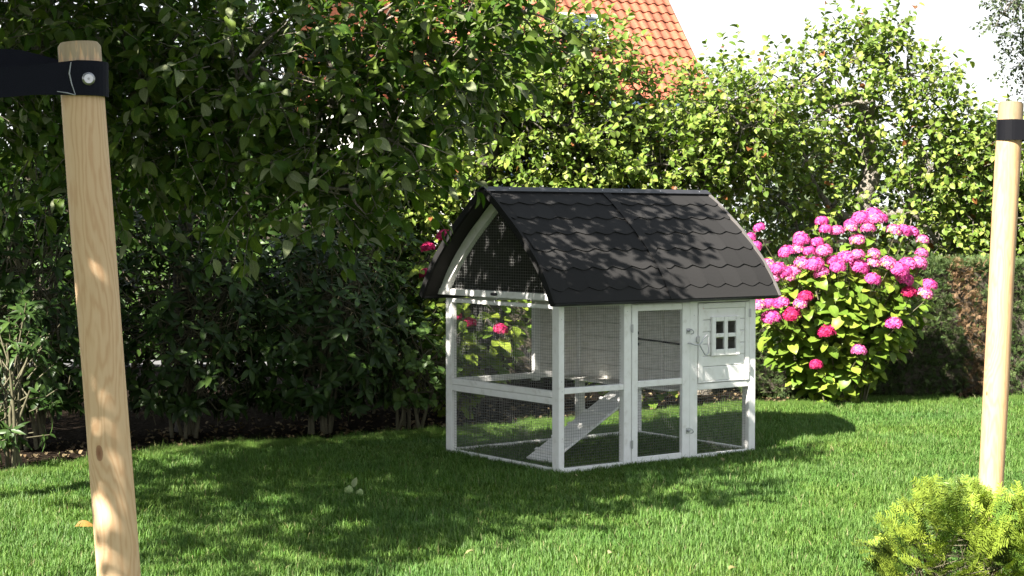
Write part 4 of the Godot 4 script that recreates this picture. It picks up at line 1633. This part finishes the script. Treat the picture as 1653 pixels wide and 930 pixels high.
func trees() -> void:
	# the big apple tree: its trunk stands outside the picture on the left
	var b := Vector3(-3.35, 0, -7.5)
	var cl := []
	for q in [[-2.25, 2.28, -8.0, 0.36, 105], [-1.75, 2.08, -8.1, 0.34, 100], [-1.25, 2.18, -7.9, 0.34, 100], [-0.82, 2.0, -7.9, 0.3, 95], [-0.45, 2.18, -8.0, 0.3, 70], [-0.12, 2.3, -8.0, 0.24, 45], [0.08, 2.42, -7.95, 0.16, 22], [-0.58, 1.8, -7.8, 0.24, 48], [-0.3, 2.14, -7.9, 0.17, 26], [-1.28, 1.58, -7.9, 0.22, 32], [-0.93, 1.62, -7.8, 0.22, 32], [-0.74, 1.56, -7.8, 0.17, 22], [-1.45, 1.85, -8.2, 0.3, 80], [-1.92, 1.84, -8.2, 0.3, 85], [-2.35, 1.9, -8.3, 0.3, 75], [-2.6, 2.1, -7.7, 0.35, 60], [-0.66, 2.42, -8.1, 0.3, 60], [-1.5, 2.5, -8.2, 0.35, 70], [-2.1, 2.7, -8.0, 0.4, 75]]:
		cl.append([Vector3(q[0], q[1], q[2]) - b, q[3], q[4]])
	for q in [[-1.5, 3.3, -5.9, 0.5, 100], [-2.1, 3.1, -5.3, 0.5, 110], [-2.7, 3.4, -5.6, 0.5, 100], [-2.4, 2.9, -6.2, 0.45, 100], [-3.0, 3.2, -4.9, 0.45, 90], [-0.55, 2.9, -8.6, 0.28, 60], [-1.0, 3.3, -8.5, 0.28, 60], [-1.22, 2.98, -8.25, 0.27, 85], [-0.28, 2.95, -8.85, 0.2, 32]]:
		cl.append([Vector3(q[0], q[1], q[2]) - b, q[3], q[4]])
	for c in ball(Vector3(-2.7, 3.3, -6.4), Vector3(1.6, 0.7, 2.3), 19, 0.45, 84):
		if c[0].x > -2.0 and c[0].z < -5.7:
			continue
		c[0] -= b
		cl.append(c)
	tree("apple_tree", "big apple tree reaching over the lawn from the shady side, silvery leaf undersides", b, [Vector3.ZERO, Vector3(0.05, 0.8, 0.05), Vector3(0.1, 1.6, 0.1), Vector3(0.3, 2.6, 0.2), Vector3(0.5, 3.4, 0.4)], 0.13, cl, "apple", M.leaf_apple, M.bark, {"step": 0.034, "twig": 1.15, "droop": 0.5, "through": 0.8, "rough": 0.46})
	# young trees that the stakes hold
	for q in [[Vector3(-1.5, 0, -3.32), "young fruit tree strapped to the stake nearest the camera", -1.0], [Vector3(2.45, 0, -5.62), "young fruit tree strapped to the stake behind the yews", 1.0]]:
		var c2 := ball(Vector3(q[2] * 0.3, 3.0, 1.05), Vector3(0.65, 0.6, 0.7), 13, 0.4, 92)
		tree("young_tree", q[1], q[0], [Vector3.ZERO, Vector3(0.01, 1.0, 0), Vector3(0.0, 1.9, 0.15), Vector3(q[2] * 0.2, 2.9, 0.8)], 0.04, c2, "pear", M.leaf_pear, M.bark, {"step": 0.034, "group": "young staked fruit trees"})
	# a dense dark tree at the left that keeps the shrubs in shade
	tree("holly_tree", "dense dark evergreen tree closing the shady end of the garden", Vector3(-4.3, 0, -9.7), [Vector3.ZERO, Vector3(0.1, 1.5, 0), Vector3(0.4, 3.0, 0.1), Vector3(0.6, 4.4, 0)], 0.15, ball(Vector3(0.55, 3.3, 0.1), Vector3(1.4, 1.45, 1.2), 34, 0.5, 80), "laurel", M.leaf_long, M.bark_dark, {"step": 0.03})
	# plum tree whose trunk stands among the shrubs
	tree("plum_tree", "slender dark trunked tree rising out of the shaded shrubs", Vector3(-2.2, 0, -11.2), [Vector3.ZERO, Vector3(-0.03, 0.8, 0), Vector3(0.02, 1.5, 0.05), Vector3(0.15, 2.2, 0.1), Vector3(0.4, 3.0, 0.1)], 0.075, ball(Vector3(-0.15, 2.65, -0.1), Vector3(1.25, 0.85, 0.8), 15, 0.36, 56), "plum", M.leaf_pear, M.bark_dark, {"step": 0.032})
	# pear trees behind the hutch
	tree("pear_tree", "pear tree whose dark trunk rises behind the hutch's gable end", Vector3(-0.22, 0, -13.1), [Vector3.ZERO, Vector3(0.03, 0.9, 0), Vector3(0.0, 1.7, 0.05), Vector3(0.12, 2.4, 0.05), Vector3(0.2, 3.0, 0.0)], 0.125, ball(Vector3(0.45, 2.35, -0.1), Vector3(0.85, 0.62, 0.55), 24, 0.29, 56).filter(func(c): return c[0].x < 0.95 or c[0].y < 2.32) + [[Vector3(0.55, 2.62, 0.0), 0.25, 56], [Vector3(0.8, 2.55, 0.1), 0.23, 52]] + ball(Vector3(-0.45, 1.6, 0.2), Vector3(0.28, 0.32, 0.2), 8, 0.19, 58) + ball(Vector3(0.85, 1.76, 0.1), Vector3(0.6, 0.2, 0.2), 8, 0.21, 52), "pear", M.leaf_pear, M.bark_dark, {"step": 0.03, "group": "old pear trees in a row"})
	tree("pear_tree", "low spreading pear tree below the end of the orange roof", Vector3(1.55, 0, -13.7), [Vector3.ZERO, Vector3(0.0, 0.9, 0), Vector3(0.05, 1.65, 0), Vector3(-0.05, 2.2, 0.05)], 0.11, ball(Vector3(-0.05, 2.05, 0.1), Vector3(0.68, 0.62, 0.55), 20, 0.27, 60).filter(func(c): return c[0].x > 0.0 or c[0].y < 2.28), "pear", M.leaf_pear, M.bark, {"step": 0.03, "group": "old pear trees in a row"})
	var pb := Vector3(2.95, 0, -14.1)
	var pc := []
	for q in [[-0.62, 2.55, 0.2, 0.26], [-0.3, 2.72, 0.1, 0.24], [0.05, 2.85, 0.0, 0.24], [0.2, 3.0, 0.0, 0.13], [0.35, 2.7, 0.1, 0.25], [0.5, 2.45, 0.1, 0.25], [-0.75, 2.25, 0.15, 0.24], [-0.35, 2.35, 0.25, 0.26], [0.05, 2.42, 0.25, 0.2], [0.72, 2.3, 0.1, 0.16], [0.35, 2.15, 0.2, 0.24], [-0.5, 1.95, 0.25, 0.26], [0.55, 1.85, 0.2, 0.25], [0.85, 1.95, 0.1, 0.22], [1.1, 2.1, 0.0, 0.15], [-0.7, 1.6, 0.2, 0.26], [-0.3, 1.55, 0.25, 0.22], [0.4, 1.5, 0.2, 0.25], [0.8, 1.55, 0.15, 0.25], [1.1, 1.65, 0.1, 0.2], [0.6, 1.25, 0.2, 0.2], [-0.55, 1.25, 0.2, 0.22], [0.0, 1.25, -0.2, 0.2], [0.1, 1.9, -0.3, 0.24], [-0.1, 2.1, -0.3, 0.26], [1.05, 1.3, 0.1, 0.2]]:
		pc.append([Vector3(q[0], q[1], q[2]), q[3], 44])
	tree("pear_tree", "old gnarled pear tree standing open above the pink hydrangea", pb, [Vector3.ZERO, Vector3(0.0, 0.9, 0), Vector3(0.06, 1.35, 0.03), Vector3(0.02, 1.6, 0.05), Vector3(0.1, 1.85, 0.03), Vector3(0.03, 2.2, 0.0), Vector3(-0.02, 2.5, 0)], 0.1, pc, "pear", M.leaf_pear, M.bark, {"step": 0.029, "top": 0.6, "limb": 1.0, "group": "old pear trees in a row"})
	tree("pear_tree", "low branched pear tree partly hidden behind the right stake", Vector3(4.6, 0, -14.3), [Vector3.ZERO, Vector3(0.0, 0.8, 0), Vector3(0.0, 1.5, 0.0), Vector3(0.1, 2.0, 0)], 0.09, ball(Vector3(-0.15, 1.6, 0.15), Vector3(0.85, 0.52, 0.5), 20, 0.25, 58), "pear", M.leaf_pear, M.bark, {"step": 0.03, "group": "old pear trees in a row"})
	# far tree at the top right and the woods beyond
	tree("birch_tree", "tall distant grey green tree in the upper corner above the right stake", Vector3(8.6, 0, -25.5), [Vector3.ZERO, Vector3(0.05, 2.5, 0), Vector3(0, 5.0, 0)], 0.16, ball(Vector3(-0.1, 4.7, 0), Vector3(1.0, 1.5, 1.0), 22, 0.42, 60), "far", M.leaf_pear, M.bark, {"step": 0.036, "singles": 0})
	for k in 9:
		var x := -16.0 + k * 6.2 + rng.randf_range(-1.5, 1.5)
		if x > -6.0 and x < 4.0:
			continue
		tree("distant_tree", "distant pale green tree on the skyline, number %s from the shady side" % ["one", "two", "three", "four", "five", "six", "seven", "eight", "nine"][k], Vector3(x, 0, -58 + rng.randf_range(-4, 4)), [Vector3.ZERO, Vector3(0, 1.5, 0), Vector3(0, 3.0, 0)], 0.25, ball(Vector3(0, 2.4, 0), Vector3(3.0, 1.2, 2.0), 14, 1.1, 45), "far", M.far_leaf, M.bark, {"step": 0.11, "twig": 3.0, "singles": 0, "group": "distant trees on the skyline"})


func shrubs() -> void:
	var g := "evergreen shrubs in the shady bed"
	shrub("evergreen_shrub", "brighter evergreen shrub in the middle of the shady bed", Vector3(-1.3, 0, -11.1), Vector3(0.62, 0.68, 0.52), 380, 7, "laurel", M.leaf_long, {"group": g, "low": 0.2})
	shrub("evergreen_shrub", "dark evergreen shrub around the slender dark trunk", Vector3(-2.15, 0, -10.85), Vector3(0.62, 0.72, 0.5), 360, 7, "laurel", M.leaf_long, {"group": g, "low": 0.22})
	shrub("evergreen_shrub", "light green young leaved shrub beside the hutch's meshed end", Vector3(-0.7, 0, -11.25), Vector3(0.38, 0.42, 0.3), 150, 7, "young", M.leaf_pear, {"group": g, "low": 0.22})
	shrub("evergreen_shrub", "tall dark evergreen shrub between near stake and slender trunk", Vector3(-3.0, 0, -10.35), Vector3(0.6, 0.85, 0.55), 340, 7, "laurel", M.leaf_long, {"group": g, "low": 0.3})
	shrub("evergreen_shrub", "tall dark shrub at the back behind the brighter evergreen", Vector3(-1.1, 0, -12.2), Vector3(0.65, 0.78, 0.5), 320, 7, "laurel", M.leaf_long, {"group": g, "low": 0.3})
	shrub("butterfly_bush", "narrow leaved bush at the picture's edge beyond the near stake", Vector3(-2.85, 0, -9.35), Vector3(0.28, 0.5, 0.28), 55, 8, "plum", M.leaf_lance, {"low": 0.2, "spread": 0.09, "droop": 0.6})
	var heads := [Vector3(-0.68, 1.37, 0.22), Vector3(-0.75, 1.29, 0.17), Vector3(-0.73, 1.23, 0.33), Vector3(-0.22, 1.42, 0.28), Vector3(-0.21, 1.36, 0.39), Vector3(-0.39, 1.28, 0.39), Vector3(-0.27, 1.26, 0.37), Vector3(-0.50, 1.19, 0.40), Vector3(-0.42, 1.21, 0.39), Vector3(-0.35, 1.20, 0.48), Vector3(-0.23, 1.20, 0.40), Vector3(-0.12, 1.35, 0.37), Vector3(-0.02, 1.37, 0.38), Vector3(0.03, 1.28, 0.37), Vector3(0.07, 1.44, 0.34), Vector3(0.17, 1.47, 0.29), Vector3(0.16, 1.43, 0.36), Vector3(0.11, 1.37, 0.37), Vector3(0.21, 1.44, 0.33), Vector3(0.31, 1.35, 0.35), Vector3(0.46, 1.34, 0.25), Vector3(0.39, 1.35, 0.32), Vector3(0.54, 1.28, 0.28), Vector3(0.54, 1.18, 0.26), Vector3(-0.16, 1.13, 0.40), Vector3(-0.06, 1.15, 0.42), Vector3(0.02, 1.17, 0.43), Vector3(0.14, 1.18, 0.45), Vector3(-0.14, 1.08, 0.51), Vector3(0.04, 1.08, 0.41), Vector3(0.14, 1.11, 0.44), Vector3(0.24, 1.11, 0.47), Vector3(0.41, 1.10, 0.37), Vector3(0.50, 1.09, 0.33), Vector3(0.50, 1.11, 0.34), Vector3(0.38, 0.99, 0.37), Vector3(0.32, 1.06, 0.47), Vector3(0.13, 0.99, 0.46), Vector3(-0.26, 1.04, 0.48), Vector3(-0.31, 1.10, 0.50), Vector3(-0.39, 1.11, 0.42), Vector3(-0.45, 1.05, 0.40), Vector3(-0.49, 1.01, 0.43), Vector3(-0.57, 1.07, 0.44), Vector3(-0.64, 1.09, 0.33), Vector3(-0.59, 1.00, 0.41), Vector3(-0.52, 1.04, 0.43), Vector3(0.58, 0.94, 0.33), Vector3(0.53, 0.88, 0.42), Vector3(0.29, 0.66, 0.44), Vector3(0.03, 0.46, 0.46), Vector3(-0.42, 0.81, 0.53), Vector3(-0.54, 0.81, 0.41), Vector3(-0.63, 0.80, 0.38), Vector3(-0.61, 0.70, 0.38), Vector3(-0.72, 0.79, 0.42), Vector3(-0.3, 1.3, -0.2), Vector3(0.1, 1.4, -0.2), Vector3(0.42, 0.89, 0.38), Vector3(-0.30, 0.36, 0.53), Vector3(-0.21, 0.60, 0.46), Vector3(-0.38, 0.86, 0.52), Vector3(-0.47, 0.73, 0.47)]
	hydrangea("large hydrangea bush covered in bright pink mophead flowers beside the hutch", Vector3(2.55, 0, -12.78), heads, 58, 1550, Vector3(0.68, 0.6, 0.52))
	var reds := [Vector3(-0.22, 1.23, 0.1), Vector3(-0.1, 1.31, 0.05), Vector3(-0.12, 1.12, 0.12), Vector3(-0.02, 0.75, 0.25), Vector3(0.08, 0.7, 0.25), Vector3(0.3, 0.66, 0.3), Vector3(-0.11, 0.93, 0.15), Vector3(-0.22, 1.04, 0.1), Vector3(0.55, 0.95, 0.1), Vector3(0.4, 1.15, 0.0)]
	hydrangea("darker hydrangea with few crimson flowers behind the hutch's meshed end", Vector3(-0.38, 0, -11.95), reds, 0, 620, Vector3(0.6, 0.6, 0.4))
	hydrangea("mostly flowerless hydrangea foliage low behind the middle of the hutch", Vector3(0.95, 0, -12.6), [Vector3(0.1, 0.8, 0.2), Vector3(-0.3, 0.7, 0.2), Vector3(0.5, 0.75, 0.1), Vector3(-0.1, 0.9, -0.1)], 0, 420, Vector3(0.7, 0.45, 0.35))
	young_yew("bushy young yew with yellow green tips in the near corner", Vector3(1.37, 0, -5.05), 0.235, 0.585, 560)
	young_yew("young yew at the picture's edge, right against the bushier one", Vector3(1.68, 0, -5.0), 0.24, 0.6, 520)
